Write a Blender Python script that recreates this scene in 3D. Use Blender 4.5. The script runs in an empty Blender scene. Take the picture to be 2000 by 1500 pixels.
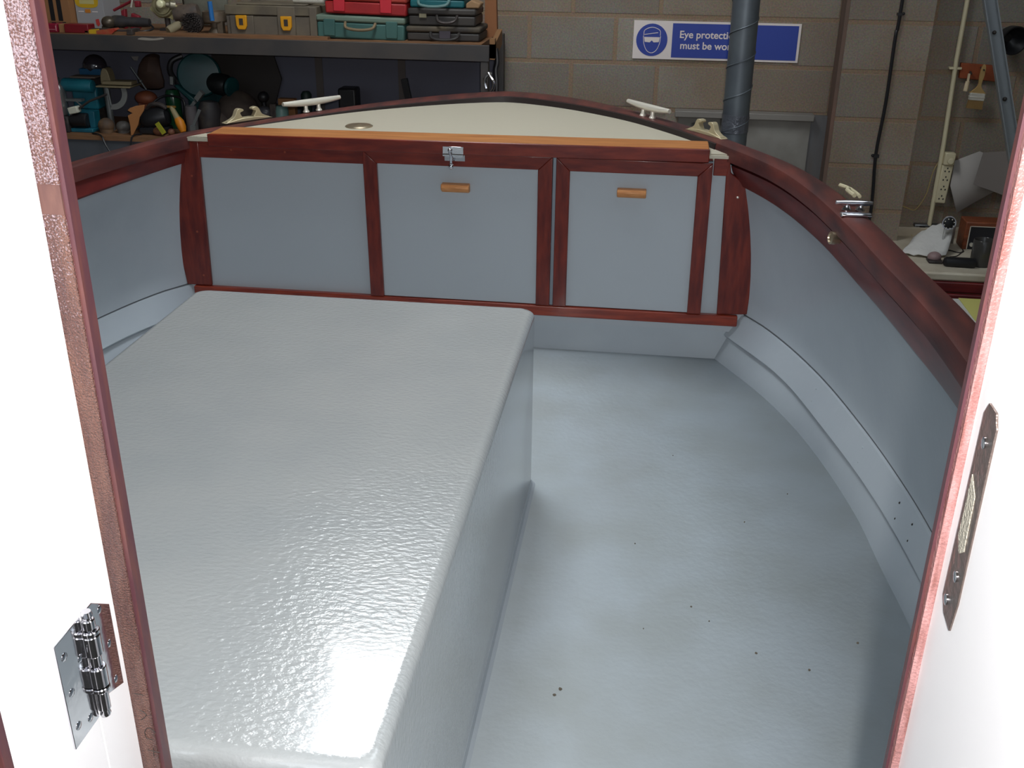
import bpy, bmesh, math, random
import numpy as np
from mathutils import Vector, Matrix
from math import pi, sin, cos, radians, atan
random.seed(7)
S = bpy.context.scene
COL = S.collection

# ------------------------------------------------------------------ camera
F = 2022.0
PITCH = atan(924 / F); ROLL = .011; YAW = radians(7.6)
h = Vector((-sin(YAW), cos(YAW), 0)); up = Vector((0, 0, 1)); r = h.cross(up)
fw = h * cos(PITCH) - up * sin(PITCH); u = r.cross(fw)
r2 = r * cos(ROLL) + u * sin(ROLL); u2 = u * cos(ROLL) - r * sin(ROLL)
cam = bpy.data.cameras.new('camera'); camo = bpy.data.objects.new('camera', cam); COL.objects.link(camo)
M = Matrix((r2, u2, -fw)).transposed().to_4x4(); M.translation = (0, 0, 1.5)
camo.matrix_world = M
cam.sensor_width = 36; cam.lens = 36 * F / 2000; cam.clip_start = .01
S.camera = camo

# ------------------------------------------------------------------ world, light, exposure
W = bpy.data.worlds.new('world'); S.world = W; W.use_nodes = True
W.node_tree.nodes['Background'].inputs[0].default_value = (.80, .88, 1.0, 1)
W.node_tree.nodes['Background'].inputs[1].default_value = .35
S.view_settings.view_transform = 'Standard'; S.view_settings.look = 'None'
S.view_settings.gamma = 1; S.view_settings.use_curve_mapping = False
S.view_settings.exposure = 0.0


def area(name, loc, aim, sx, sy, power, color=(1, 1, 1), spread=pi):
    l = bpy.data.lights.new(name, 'AREA'); l.shape = 'RECTANGLE'; l.size = sx; l.size_y = sy
    l.energy = power; l.color = color; l.spread = spread
    o = bpy.data.objects.new(name, l); COL.objects.link(o); o.location = loc
    d = Vector(aim) - Vector(loc); o.rotation_euler = d.to_track_quat('-Z', 'Y').to_euler()
    return o


# the camera's own flash, just beside the lens
area('camera_flash', (.055, -.01, 1.545), (-.35, 3.2, .35), .03, .02, 31.0, (1.0, .97, .95))
# daylight that comes in through the open workshop door behind the boat
area('door_daylight', (-1.3, -3.5, 3.0), (-.6, 3.0, .3), 3.0, 1.6, 30, (.85, .92, 1.0))
# daylight falling through the roof lights
area('roof_light_daylight', (-.9, 3.6, 3.28), (-.9, 3.6, 0), .8, 1.5, 20, (.92, .97, 1.0))
area('roof_light_daylight', (1.1, 2.6, 3.28), (1.1, 2.6, 0), .9, 1.9, 4, (.92, .97, 1.0))

# ------------------------------------------------------------------ materials
MATS = {}


def mat(name, col, rough=.5, metal=0., col2=None, nscale=8., stretch=(1, 1, 1), bump=0., bscale=60., bstretch=(1, 1, 1),
        coat=0., emis=0., spec=.5, detail=4., lo=.35, hi=.65, trans=0., alpha=1., ior=1.45, rvar=0.):
    if name in MATS: return MATS[name]
    m = bpy.data.materials.new(name); m.use_nodes = True
    nt = m.node_tree; b = nt.nodes['Principled BSDF']
    c4 = lambda c: (c[0], c[1], c[2], 1)
    b.inputs['Base Color'].default_value = c4(col)
    b.inputs['Roughness'].default_value = rough; b.inputs['Metallic'].default_value = metal
    b.inputs['Coat Weight'].default_value = coat; b.inputs['Coat Roughness'].default_value = .12
    b.inputs['Specular IOR Level'].default_value = spec
    b.inputs['Transmission Weight'].default_value = trans; b.inputs['IOR'].default_value = ior
    b.inputs['Alpha'].default_value = alpha
    if emis:
        b.inputs['Emission Color'].default_value = c4(col); b.inputs['Emission Strength'].default_value = emis
    tc = nt.nodes.new('ShaderNodeTexCoord')
    if col2 is not None:
        mp = nt.nodes.new('ShaderNodeMapping'); mp.inputs['Scale'].default_value = stretch
        n = nt.nodes.new('ShaderNodeTexNoise'); n.inputs['Scale'].default_value = nscale; n.inputs['Detail'].default_value = detail
        rp = nt.nodes.new('ShaderNodeMapRange'); rp.inputs[1].default_value = lo; rp.inputs[2].default_value = hi
        mx = nt.nodes.new('ShaderNodeMix'); mx.data_type = 'RGBA'
        mx.inputs[6].default_value = c4(col); mx.inputs[7].default_value = c4(col2)
        nt.links.new(tc.outputs['Object'], mp.inputs[0]); nt.links.new(mp.outputs[0], n.inputs['Vector'])
        nt.links.new(n.outputs[0], rp.inputs[0]); nt.links.new(rp.outputs[0], mx.inputs[0])
        nt.links.new(mx.outputs[2], b.inputs['Base Color'])
        if rvar:
            r_ = nt.nodes.new('ShaderNodeMapRange'); r_.inputs[3].default_value = rough; r_.inputs[4].default_value = rough + rvar
            nt.links.new(n.outputs[0], r_.inputs[0]); nt.links.new(r_.outputs[0], b.inputs['Roughness'])
    if bump:
        mp2 = nt.nodes.new('ShaderNodeMapping'); mp2.inputs['Scale'].default_value = bstretch
        n2 = nt.nodes.new('ShaderNodeTexNoise'); n2.inputs['Scale'].default_value = bscale; n2.inputs['Detail'].default_value = 3
        bp = nt.nodes.new('ShaderNodeBump'); bp.inputs['Strength'].default_value = bump; bp.inputs['Distance'].default_value = .01
        nt.links.new(tc.outputs['Object'], mp2.inputs[0]); nt.links.new(mp2.outputs[0], n2.inputs['Vector'])
        nt.links.new(n2.outputs[0], bp.inputs['Height']); nt.links.new(bp.outputs[0], b.inputs['Normal'])
    MATS[name] = m
    return m


def srgb(r, g, b):
    f = lambda c: (c / 255 / 12.92) if c / 255 <= .04045 else ((c / 255 + .055) / 1.055) ** 2.4
    return (f(r), f(g), f(b))


GREY = mat('grey_hull_paint', srgb(172, 181, 188), .33, bump=.05, bscale=35, col2=srgb(164, 173, 181), nscale=3)
SOLE = mat('cockpit_sole_paint', srgb(184, 194, 200), .30, bump=.10, bscale=55, col2=srgb(174, 182, 184), nscale=4, coat=.1)
PANEL = mat('locker_panel_paint', srgb(168, 176, 183), .38, bump=.02, bscale=90)
BOXM = mat('engine_box_gelcoat', srgb(180, 185, 186), .17, bump=.18, bscale=80, bstretch=(1, 1.6, 1), coat=.9, spec=.7, col2=srgb(174, 180, 182), nscale=5)
DECK = mat('deck_cream_paint', srgb(186, 180, 162), .42, bump=.05, bscale=60)
MAHOG = mat('varnished_mahogany', srgb(122, 44, 30), .30, col2=srgb(92, 28, 22), nscale=9, stretch=(1, 6, 6), coat=.25, bump=.02, bscale=40, bstretch=(1, 6, 6))
MAHOGV = mat('varnished_mahogany_upright', srgb(116, 42, 30), .30, col2=srgb(84, 26, 22), nscale=9, stretch=(6, 6, 1), coat=.25)
CAPM = mat('worn_mahogany_cap', srgb(104, 54, 48), .42, col2=srgb(58, 36, 38), nscale=5, stretch=(4, 1, 4), bump=.05, bscale=30, bstretch=(4, .6, 4), lo=.3, hi=.7)
COAM = mat('coaming_mahogany', srgb(110, 42, 38), .35, col2=srgb(84, 30, 30), nscale=6, stretch=(4, 1, 4), coat=.15)
OAK = mat('golden_nosing_varnish', srgb(184, 124, 70), .45, col2=srgb(160, 100, 54), nscale=7, stretch=(1, 8, 8))
HANDW = mat('golden_handle_wood', srgb(212, 150, 94), .45, col2=srgb(186, 122, 72), nscale=30, stretch=(1, 8, 8))
WHITE = mat('white_door_paint', srgb(246, 246, 248), .35, bump=.02, bscale=50)
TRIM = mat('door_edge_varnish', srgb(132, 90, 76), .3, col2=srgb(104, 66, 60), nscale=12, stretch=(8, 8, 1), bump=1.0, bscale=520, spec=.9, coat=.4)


def glare_flecks(m):
    """flash glare painted as pale flecks on the upper door edge, fading lower down"""
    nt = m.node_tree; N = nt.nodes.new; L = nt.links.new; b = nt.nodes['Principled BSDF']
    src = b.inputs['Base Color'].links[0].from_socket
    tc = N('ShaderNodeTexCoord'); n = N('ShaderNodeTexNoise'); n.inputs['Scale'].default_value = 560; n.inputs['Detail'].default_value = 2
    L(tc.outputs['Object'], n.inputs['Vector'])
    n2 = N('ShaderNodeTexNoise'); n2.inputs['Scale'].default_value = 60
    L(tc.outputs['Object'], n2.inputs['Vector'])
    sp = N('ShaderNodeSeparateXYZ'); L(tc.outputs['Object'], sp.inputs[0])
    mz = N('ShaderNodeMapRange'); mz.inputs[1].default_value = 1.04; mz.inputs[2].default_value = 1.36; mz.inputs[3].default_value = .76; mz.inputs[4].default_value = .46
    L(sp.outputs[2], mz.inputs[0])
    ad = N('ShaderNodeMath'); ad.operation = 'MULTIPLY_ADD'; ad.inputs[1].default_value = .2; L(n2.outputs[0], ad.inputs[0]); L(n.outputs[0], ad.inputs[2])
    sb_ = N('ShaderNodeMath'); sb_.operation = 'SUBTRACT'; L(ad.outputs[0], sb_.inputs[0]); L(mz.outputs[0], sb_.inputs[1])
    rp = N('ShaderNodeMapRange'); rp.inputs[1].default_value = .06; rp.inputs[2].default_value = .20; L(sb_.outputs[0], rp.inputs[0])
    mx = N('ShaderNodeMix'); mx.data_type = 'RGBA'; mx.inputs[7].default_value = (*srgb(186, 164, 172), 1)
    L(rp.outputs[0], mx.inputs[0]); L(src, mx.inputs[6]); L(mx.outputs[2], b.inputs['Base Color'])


glare_flecks(TRIM)
TRIMD = mat('door_edge_dark', srgb(84, 52, 58), .4, col2=srgb(104, 64, 58), nscale=14, stretch=(6, 6, 1), lo=.45, hi=.75)
BARE = mat('bare_wood_patch', srgb(102, 72, 64), .6, col2=srgb(88, 60, 56), nscale=30, stretch=(4, 4, 1))
CHROME = mat('polished_chrome', (.75, .75, .78), .10, 1.0, bump=.04, bscale=30)
BRASS = mat('dull_bronze', srgb(190, 178, 146), .42, .45, bump=.05, bscale=60)
CLEATM = mat('cast_nickel', srgb(232, 228, 216), .34, .45)
STEELB = mat('brushed_steel', srgb(190, 175, 150), .35, .9)
BLACK = mat('black_plastic', (.012, .012, .014), .4)
DARK = mat('dark_grime', srgb(44, 40, 40), .6, col2=srgb(66, 58, 54), nscale=20, bump=.2, bscale=70)
DUSTY = mat('dusty_black_plastic', srgb(44, 42, 44), .6, col2=srgb(84, 76, 66), nscale=14, lo=.5, hi=.8)
SEAL = mat('dark_sealant', srgb(38, 30, 30), .5)
GAP = mat('gap_lining_paint', srgb(140, 152, 164), .4)


# ------------------------------------------------------------------ mesh helpers
class MB:
    def __init__(s): s.bm = bmesh.new()

    def _xf(s, vs, mtx):
        if mtx is not None: bmesh.ops.transform(s.bm, matrix=mtx, verts=vs)
        return vs

    def box(s, x0, x1, y0, y1, z0, z1, mtx=None):
        vs = [s.bm.verts.new(p) for p in [(x0, y0, z0), (x1, y0, z0), (x1, y1, z0), (x0, y1, z0), (x0, y0, z1), (x1, y0, z1), (x1, y1, z1), (x0, y1, z1)]]
        for f in [(0, 3, 2, 1), (4, 5, 6, 7), (0, 1, 5, 4), (1, 2, 6, 5), (2, 3, 7, 6), (3, 0, 4, 7)]: s.bm.faces.new([vs[i] for i in f])
        s._xf(vs, mtx); return s

    def prism(s, pts, axis, a, b, mtx=None):
        """extrude a 2-D outline along an axis: axis y -> pts (x,z), x -> (y,z), z -> (x,y)"""
        def P(p, t): return {'x': (t, p[0], p[1]), 'y': (p[0], t, p[1]), 'z': (p[0], p[1], t)}[axis]
        A = [s.bm.verts.new(P(p, a)) for p in pts]; B = [s.bm.verts.new(P(p, b)) for p in pts]
        n = len(pts); s.bm.faces.new(A); s.bm.faces.new(B[::-1])
        for i in range(n):
            j = (i + 1) % n; s.bm.faces.new([A[j], A[i], B[i], B[j]])
        s._xf(A + B, mtx); return s

    def lathe(s, prof, c=(0, 0, 0), d=(0, 0, 1), seg=24, mtx=None):
        """prof: list of (radius, height) turned about direction d from point c"""
        q = Vector((0, 0, 1)).rotation_difference(Vector(d).normalized()).to_matrix()
        rings = []; vs = []
        for (rr, hh) in prof:
            if rr < 1e-6:
                v = s.bm.verts.new(Vector(c) + q @ Vector((0, 0, hh))); rings.append([v]); vs.append(v)
            else:
                ring = [s.bm.verts.new(Vector(c) + q @ Vector((rr * cos(2 * pi * i / seg), rr * sin(2 * pi * i / seg), hh))) for i in range(seg)]
                rings.append(ring); vs += ring
        for a, b in zip(rings, rings[1:]):
            for i in range(seg):
                j = (i + 1) % seg
                if len(a) == 1 and len(b) == 1: continue
                if len(a) == 1: s.bm.faces.new([a[0], b[j], b[i]][::-1])
                elif len(b) == 1: s.bm.faces.new([a[i], a[j], b[0]])
                else: s.bm.faces.new([a[i], a[j], b[j], b[i]])
        if len(rings[0]) > 1: s.bm.faces.new(rings[0][::-1])
        if len(rings[-1]) > 1: s.bm.faces.new(rings[-1])
        s._xf(vs, mtx); return s

    def cyl(s, p0, p1, r0, r1=None, seg=20, mtx=None):
        r1 = r0 if r1 is None else r1; p0 = Vector(p0); p1 = Vector(p1); L = (p1 - p0).length
        return s.lathe([(r0, 0), (r1, L)], p0, p1 - p0, seg, mtx)

    def ball(s, c, rad, sc=(1, 1, 1), seg=20, d=(0, 0, 1), mtx=None):
        n = 10
        before = set(s.bm.verts)
        s.lathe([(rad * sin(pi * i / n), -rad * cos(pi * i / n)) for i in range(n + 1)], (0, 0, 0), d, seg)
        vs = [v for v in s.bm.verts if v not in before]
        for v in vs: v.co = Vector((v.co.x * sc[0], v.co.y * sc[1], v.co.z * sc[2])) + Vector(c)
        s._xf(vs, mtx); return s

    def tube(s, pts, rad, seg=8, mtx=None, cap=True, sy=1.0):
        """round bar swept through points; rad may be a list"""
        pts = [Vector(p) for p in pts]; n = len(pts)
        rs = rad if isinstance(rad, (list, tuple)) else [rad] * n
        rings = []; ref = None
        for i, p in enumerate(pts):
            t = (pts[min(i + 1, n - 1)] - pts[max(i - 1, 0)]).normalized()
            if ref is None:
                ref = t.orthogonal().normalized()
            ref = (ref - t * ref.dot(t)).normalized(); bb = t.cross(ref)
            rings.append([s.bm.verts.new(p + (ref * cos(2 * pi * k / seg) + bb * sin(2 * pi * k / seg) * sy) * rs[i]) for k in range(seg)])
        for a, b in zip(rings, rings[1:]):
            for k in range(seg):
                j = (k + 1) % seg; s.bm.faces.new([a[k], a[j], b[j], b[k]])
        if cap: s.bm.faces.new(rings[0][::-1]); s.bm.faces.new(rings[-1])
        s._xf([v for r_ in rings for v in r_], mtx); return s

    def loft(s, rows, closed=False):
        """rows: list of rows of points, skinned into a sheet; closed joins each row's last point to its first"""
        V = [[s.bm.verts.new(p) for p in row] for row in rows]
        for a, b in zip(V, V[1:]):
            n = len(a)
            for i in range(n if closed else n - 1):
                j = (i + 1) % n; s.bm.faces.new([a[i], a[j], b[j], b[i]])
        if closed:
            s.bm.faces.new(V[0][::-1]); s.bm.faces.new(V[-1])
        return s


def sm(pts, n=6, closed=False):
    """smooth curve through points"""
    P = [np.array(p, float) for p in pts]; out = []; m = len(P)
    for i in range(m if closed else m - 1):
        g = (lambda k: P[k % m]) if closed else (lambda k: P[max(0, min(m - 1, k))])
        a, b, c, d = g(i - 1), g(i), g(i + 1), g(i + 2)
        for k in range(n):
            t = k / n
            out.append(tuple(.5 * ((2 * b) + (c - a) * t + (2 * a - 5 * b + 4 * c - d) * t * t + (3 * b - a - 3 * c + d) * t ** 3)))
    if not closed: out.append(tuple(P[-1]))
    return out


def obj(name, mb, material, parent=None, bevel=0., seg=2, solid=0., subd=0, jitter=0.):
    bm = mb.bm
    bmesh.ops.recalc_face_normals(bm, faces=bm.faces)
    if jitter:
        for v in bm.verts: v.co += Vector((random.uniform(-1, 1), random.uniform(-1, 1), random.uniform(-1, 1))) * jitter
    me = bpy.data.meshes.new(name); bm.to_mesh(me); bm.free()
    me.materials.append(material)
    me.polygons.foreach_set('use_smooth', [True] * len(me.polygons)); me.set_sharp_from_angle(angle=radians(35))
    o = bpy.data.objects.new(name, me); COL.objects.link(o)
    if solid:
        md = o.modifiers.new('solid', 'SOLIDIFY'); md.thickness = solid; md.offset = 0
    if bevel:
        md = o.modifiers.new('bevel', 'BEVEL'); md.width = bevel; md.segments = seg; md.limit_method = 'ANGLE'; md.angle_limit = radians(40)
    if subd:
        md = o.modifiers.new('subd', 'SUBSURF'); md.levels = subd; md.render_levels = subd
    if parent is not None:
        o.parent = parent
        bpyloc = parent.get('_base')
        if bpyloc: o.matrix_parent_inverse = Matrix.Translation(Vector(bpyloc)).inverted()
    return o


def thing(name, label, cat, loc=(0, 0, 0), group=None):
    o = bpy.data.objects.new(name, None); COL.objects.link(o); o.location = loc; o.empty_display_size = .05
    o['_base'] = list(loc)
    o['label'] = label; o['category'] = cat
    if group: o['group'] = group
    return o


def tag(o, label, cat, group=None):
    o['label'] = label; o['category'] = cat
    if group: o['group'] = group
    return o


def struct(name, mb, m, bevel=0.):
    o = obj(name, mb, m, bevel=bevel); o['kind'] = 'structure'; return o


def rot(p, ax, deg):
    p = Vector(p); return Matrix.Translation(p) @ Matrix.Rotation(radians(deg), 4, ax) @ Matrix.Translation(-p)


# ================================================================== THE WORKSHOP
def block_wall_mat(name, tint=1.0, xoff=.682, zoff=1.015, joint=True):
    m = bpy.data.materials.new(name); m.use_nodes = True; nt = m.node_tree; b = nt.nodes['Principled BSDF']
    N = nt.nodes.new; L = nt.links.new
    tc = N('ShaderNodeTexCoord'); sp = N('ShaderNodeSeparateXYZ'); cb = N('ShaderNodeCombineXYZ')
    L(tc.outputs['Object'], sp.inputs[0])
    ax = N('ShaderNodeMath'); ax.operation = 'ADD'; ax.inputs[1].default_value = xoff + .449 * 40
    az = N('ShaderNodeMath'); az.operation = 'ADD'; az.inputs[1].default_value = -zoff + .2325 * 20
    L(sp.outputs[0], ax.inputs[0]); L(sp.outputs[2], az.inputs[0]); L(ax.outputs[0], cb.inputs[0]); L(az.outputs[0], cb.inputs[1])
    br = N('ShaderNodeTexBrick'); br.offset = .5 if joint else 0
    br.inputs['Scale'].default_value = 1; br.inputs['Brick Width'].default_value = .449 if joint else 3.0; br.inputs['Row Height'].default_value = .2325
    br.inputs['Mortar Size'].default_value = .013; br.inputs['Mortar Smooth'].default_value = .3; br.inputs['Bias'].default_value = 0
    br.inputs['Color1'].default_value = (*[c * tint for c in srgb(146, 137, 122)], 1)
    br.inputs['Color2'].default_value = (*[c * tint for c in srgb(126, 118, 106)], 1)
    br.inputs['Mortar'].default_value = (*[c * tint for c in srgb(142, 114, 84)], 1)
    L(cb.outputs[0], br.inputs['Vector'])
    n = N('ShaderNodeTexNoise'); n.inputs['Scale'].default_value = 2.2; n.inputs['Detail'].default_value = 5
    L(tc.outputs['Object'], n.inputs['Vector'])
    rp = N('ShaderNodeMapRange'); rp.inputs[1].default_value = .40; rp.inputs[2].default_value = .64; rp.inputs[4].default_value = .7
    L(n.outputs[0], rp.inputs[0])
    mx = N('ShaderNodeMix'); mx.data_type = 'RGBA'; mx.inputs[7].default_value = (*[c * tint for c in srgb(128, 104, 76)], 1)
    L(rp.outputs[0], mx.inputs[0]); L(br.outputs[0], mx.inputs[6])
    n3 = N('ShaderNodeTexNoise'); n3.inputs['Scale'].default_value = 120; n3.inputs['Detail'].default_value = 4
    L(tc.outputs['Object'], n3.inputs['Vector'])
    mx2 = N('ShaderNodeMix'); mx2.data_type = 'RGBA'; mx2.blend_type = 'OVERLAY'; mx2.inputs[0].default_value = .6
    L(mx.outputs[2], mx2.inputs[6]); L(n3.outputs[1], mx2.inputs[7])
    hs = N('ShaderNodeHueSaturation'); hs.inputs['Saturation'].default_value = .8; L(mx2.outputs[2], hs.inputs['Color'])
    L(hs.outputs[0], b.inputs['Base Color']); b.inputs['Roughness'].default_value = .9
    bp = N('ShaderNodeBump'); bp.inputs['Strength'].default_value = .5; bp.inputs['Distance'].default_value = .006; bp.invert = True
    L(br.outputs['Fac'], bp.inputs['Height'])
    bp2 = N('ShaderNodeBump'); bp2.inputs['Strength'].default_value = .5; bp2.inputs['Distance'].default_value = .004
    L(n3.outputs[0], bp2.inputs['Height']); L(bp.outputs[0], bp2.inputs['Normal']); L(bp2.outputs[0], b.inputs['Normal'])
    return m


BLOCK = block_wall_mat('concrete_block')
BLOCKP = block_wall_mat('concrete_block_pier', 1.0, zoff=1.024, joint=False)
CONC = mat('concrete_floor', srgb(110, 106, 100), .8, col2=srgb(90, 86, 80), nscale=3, bump=.2, bscale=80)
struct('wall_back', MB().box(-5, 4, 5.65, 5.85, -1, 3.4), BLOCK)
struct('wall_left', MB().box(-5.2, -5, -4, 5.85, -1, 3.4), BLOCK)
struct('wall_right', MB().box(4, 4.2, -4, 5.85, -1, 3.4), BLOCK)
struct('floor', MB().box(-5.2, 4.2, -4, 5.85, -1.1, -1), CONC)
struct('trim_1', MB().box(.90, 1.30, 5.50, 5.655, -1, 3.38), BLOCKP)          # the block pier
struct('trim_2', MB().box(.882, .8995, 5.505, 5.6505, -1, 3.38), mat('pier_edge_render', srgb(124, 98, 86), .9, col2=srgb(106, 90, 80), nscale=10, stretch=(1, 1, .3), bump=.3, bscale=60))
ROOF = mat('roof_sheet', srgb(120, 118, 112), .7)
mb = MB()
for (x0, x1, y0, y1) in [(-5.2, -1.3, -1.5, 5.85), (-.5, .6, -1.5, 5.85), (1.6, 4.2, -1.5, 5.85), (-1.3, -.5, -1.5, 2.8), (-1.3, -.5, 4.4, 5.85), (.6, 1.6, -1.5, 1.6), (.6, 1.6, 3.6, 5.85)]:
    mb.box(x0, x1, y0, y1, 3.35, 3.4)
struct('ceiling', mb, ROOF)
SKY = mat('rooflight_sheet', (.93, .97, 1.0), .6, emis=11.0)
struct('window_1', MB().box(-1.3, -.5, 2.8, 4.4, 3.36, 3.38), SKY)
struct('window_2_unseen', MB().box(.6, 1.6, 1.6, 3.6, 3.36, 3.38), mat('unseen_dim_rooflight_sheet', (.80, .88, .95), .6, emis=2.0))  # unseen roof light, glow set low to keep the box side darker

# ================================================================== THE BOAT
C0 = -.64      # centreline at gunwale height
C1 = -.665     # centreline at stringer height
# outer edge of the gunwale cap: (half width, y)
CAPW = [(1.30, .80), (1.305, 1.2), (1.30, 1.65), (1.288, 2.02), (1.256, 2.34), (1.224, 2.66), (1.17, 3.03), (1.088, 3.34), (.957, 3.615), (.80, 3.90), (.57, 4.22), (.31, 4.50), (0, 4.64)]
half = sm([(w, y) for w, y in CAPW] + [], 10)
CAPL = [(1.325, .80), (1.33, 1.2), (1.325, 1.65), (1.315, 2.02), (1.297, 2.34), (1.272, 2.66), (1.226, 3.03), (1.175, 3.27), (1.098, 3.55), (1.0, 3.725), (.80, 3.985), (.57, 4.25), (.31, 4.50), (0, 4.64)]
halfl = sm(CAPL, 9)
right = [(C0 + w, y) for w, y in half]; left = [(C0 - w, y) for w, y in halfl][::-1]
# smooth the apex
curve = right + left[1:]
cv = np.array(curve)
for _ in range(30):
    s_ = cv.copy(); s_[1:-1] = .25 * cv[:-2] + .5 * cv[1:-1] + .25 * cv[2:]
    k = (cv[:, 1] > 4.25)[:, None]; cv = np.where(k, s_, cv)
curve = cv
NP = len(curve)
tan_ = np.zeros_like(curve); tan_[1:-1] = curve[2:] - curve[:-2]; tan_[0] = curve[1] - curve[0]; tan_[-1] = curve[-1] - curve[-2]
tan_ /= np.linalg.norm(tan_, axis=1)[:, None]
nin = np.stack([-tan_[:, 1], tan_[:, 0]], 1)      # inward normal


def offs(i, d): return curve[i] + nin[i] * d


def capwidth(i):
    y = curve[i][1]; t = min(1, max(0, (y - 4.1) / .5)); t = t * t * (3 - 2 * t)
    s_ = .012 if i > NP / 2 else 0
    return .088 - s_ + (.045 + s_) * t


def zs(i):
    """the left sheer sits a little lower than the right"""
    x = curve[i][0]; return -.028 * min(1, max(0, (-.64 - x) / .95))


def dz(x): return .0054 * (x - .24)   # the stern deck tips down a touch to the left


def sweep(prof, idx=None):
    """prof(i) -> list of (offset, z); swept round the sheer line"""
    rows = []
    for i in (idx if idx is not None else range(NP)):
        rows.append([(*offs(i, d), z + zs(i)) for d, z in prof(i)])
    return MB().loft(rows, closed=True)


boat = thing('boat', 'open cockpit of a small grey painted boat with dark varnished wooden gunwale', 'boat', (-.64, 2.2, -.75))


def capz(i): return 0


obj('gunwale_cap', sweep(lambda i: [(0, .738), (-.004, .765), (.008, .781), (.03, .787), (capwidth(i) - .014, .787), (capwidth(i) - .004, .783), (capwidth(i), .774), (capwidth(i), .738)]), CAPM, boat)
ck = [i for i in range(NP) if curve[i][1] < 3.60]
ckr = [i for i in ck if i < NP / 2]; ckl = [i for i in ck if i > NP / 2]
def spl(tab, y):
    """value at y of a smooth table [(y, v)...]"""
    ys = [t[0] for t in tab]; vs = [t[1] for t in tab]
    if y <= ys[0]: return vs[0]
    if y >= ys[-1]: return vs[-1] + (y - ys[-1]) * (vs[-1] - vs[-2]) / (ys[-1] - ys[-2])
    i = max(k for k in range(len(ys)) if ys[k] <= y); i = min(i, len(ys) - 2)
    a = vs[max(i - 1, 0)]; b = vs[i]; c = vs[i + 1]; d = vs[min(i + 2, len(vs) - 1)]
    h_ = ys[i + 1] - ys[i]; t = (y - ys[i]) / h_
    ha = ys[i] - ys[max(i - 1, 0)] or h_; hd = ys[min(i + 2, len(ys) - 1)] - ys[i + 1] or h_
    m0 = .5 * ((b - a) / ha + (c - b) / h_) if i > 0 else (c - b) / h_
    m1 = .5 * ((c - b) / h_ + (d - c) / hd) if i + 2 < len(ys) else (c - b) / h_
    m0 *= h_; m1 *= h_
    return (2 * t**3 - 3 * t * t + 1) * b + (t**3 - 2 * t * t + t) * m0 + (-2 * t**3 + 3 * t * t) * c + (t**3 - t * t) * m1


UPS = {1: [(.8, 1.262), (1.3, 1.264), (1.9, 1.250), (2.12, 1.232), (2.338, 1.211), (2.583, 1.182), (2.958, 1.132), (3.324, 1.048), (3.568, .954), (3.64, .915)],
       -1: [(.8, 1.285), (1.3, 1.285), (1.9, 1.275), (2.583, 1.215), (2.99, 1.166), (3.324, 1.11), (3.568, 1.052), (3.64, 1.02)]}
STS = {1: [(.8, 1.40), (1.4, 1.398), (2.155, 1.366), (2.359, 1.348), (2.709, 1.296), (3.12, 1.205), (3.46, 1.082), (3.568, 1.022), (3.64, .98)],
       -1: [(.8, 1.40), (1.4, 1.398), (2.155, 1.366), (2.359, 1.348), (2.709, 1.296), (3.12, 1.225), (3.46, 1.118), (3.568, 1.055), (3.64, 1.02)]}
SBS = {1: [(.8, 1.375), (1.4, 1.37), (2.10, 1.348), (2.478, 1.305), (2.857, 1.23), (3.247, 1.13), (3.527, .998), (3.64, .94)],
       -1: [(.8, 1.375), (1.4, 1.37), (2.10, 1.348), (2.478, 1.305), (2.857, 1.23), (3.247, 1.15), (3.527, 1.03), (3.64, .97)]}
FL = [(.8, 1.345), (1.4, 1.34), (2.036, 1.327), (2.281, 1.303), (2.539, 1.28), (2.984, 1.19), (3.25, 1.10), (3.437, 1.014), (3.575, .943), (3.64, .91)]
YS = [.80 + k * (3.62 - .80) / 56 for k in range(57)]


def hx(z, y, sg):
    """half width of the inside of the hull at height z, plus centreline"""
    a = spl(UPS[sg], y); b = spl(STS[sg], y) + .010; c = spl(SBS[sg], y) + .012; d = spl(FL, y)
    if z >= .18:
        t = (z - .18) / (.66 - .18); w = b * (1 - t) + a * t + .035 * 4 * t * (1 - t) * .5; cc = C1 * (1 - t) + C0 * t
    elif z >= .1:
        t = (z - .1) / .08; w = c * (1 - t) + b * t; cc = C1
    else:
        t = z / .1; w = d * (1 - t) + c * t; cc = C1
    return w, cc


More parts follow.
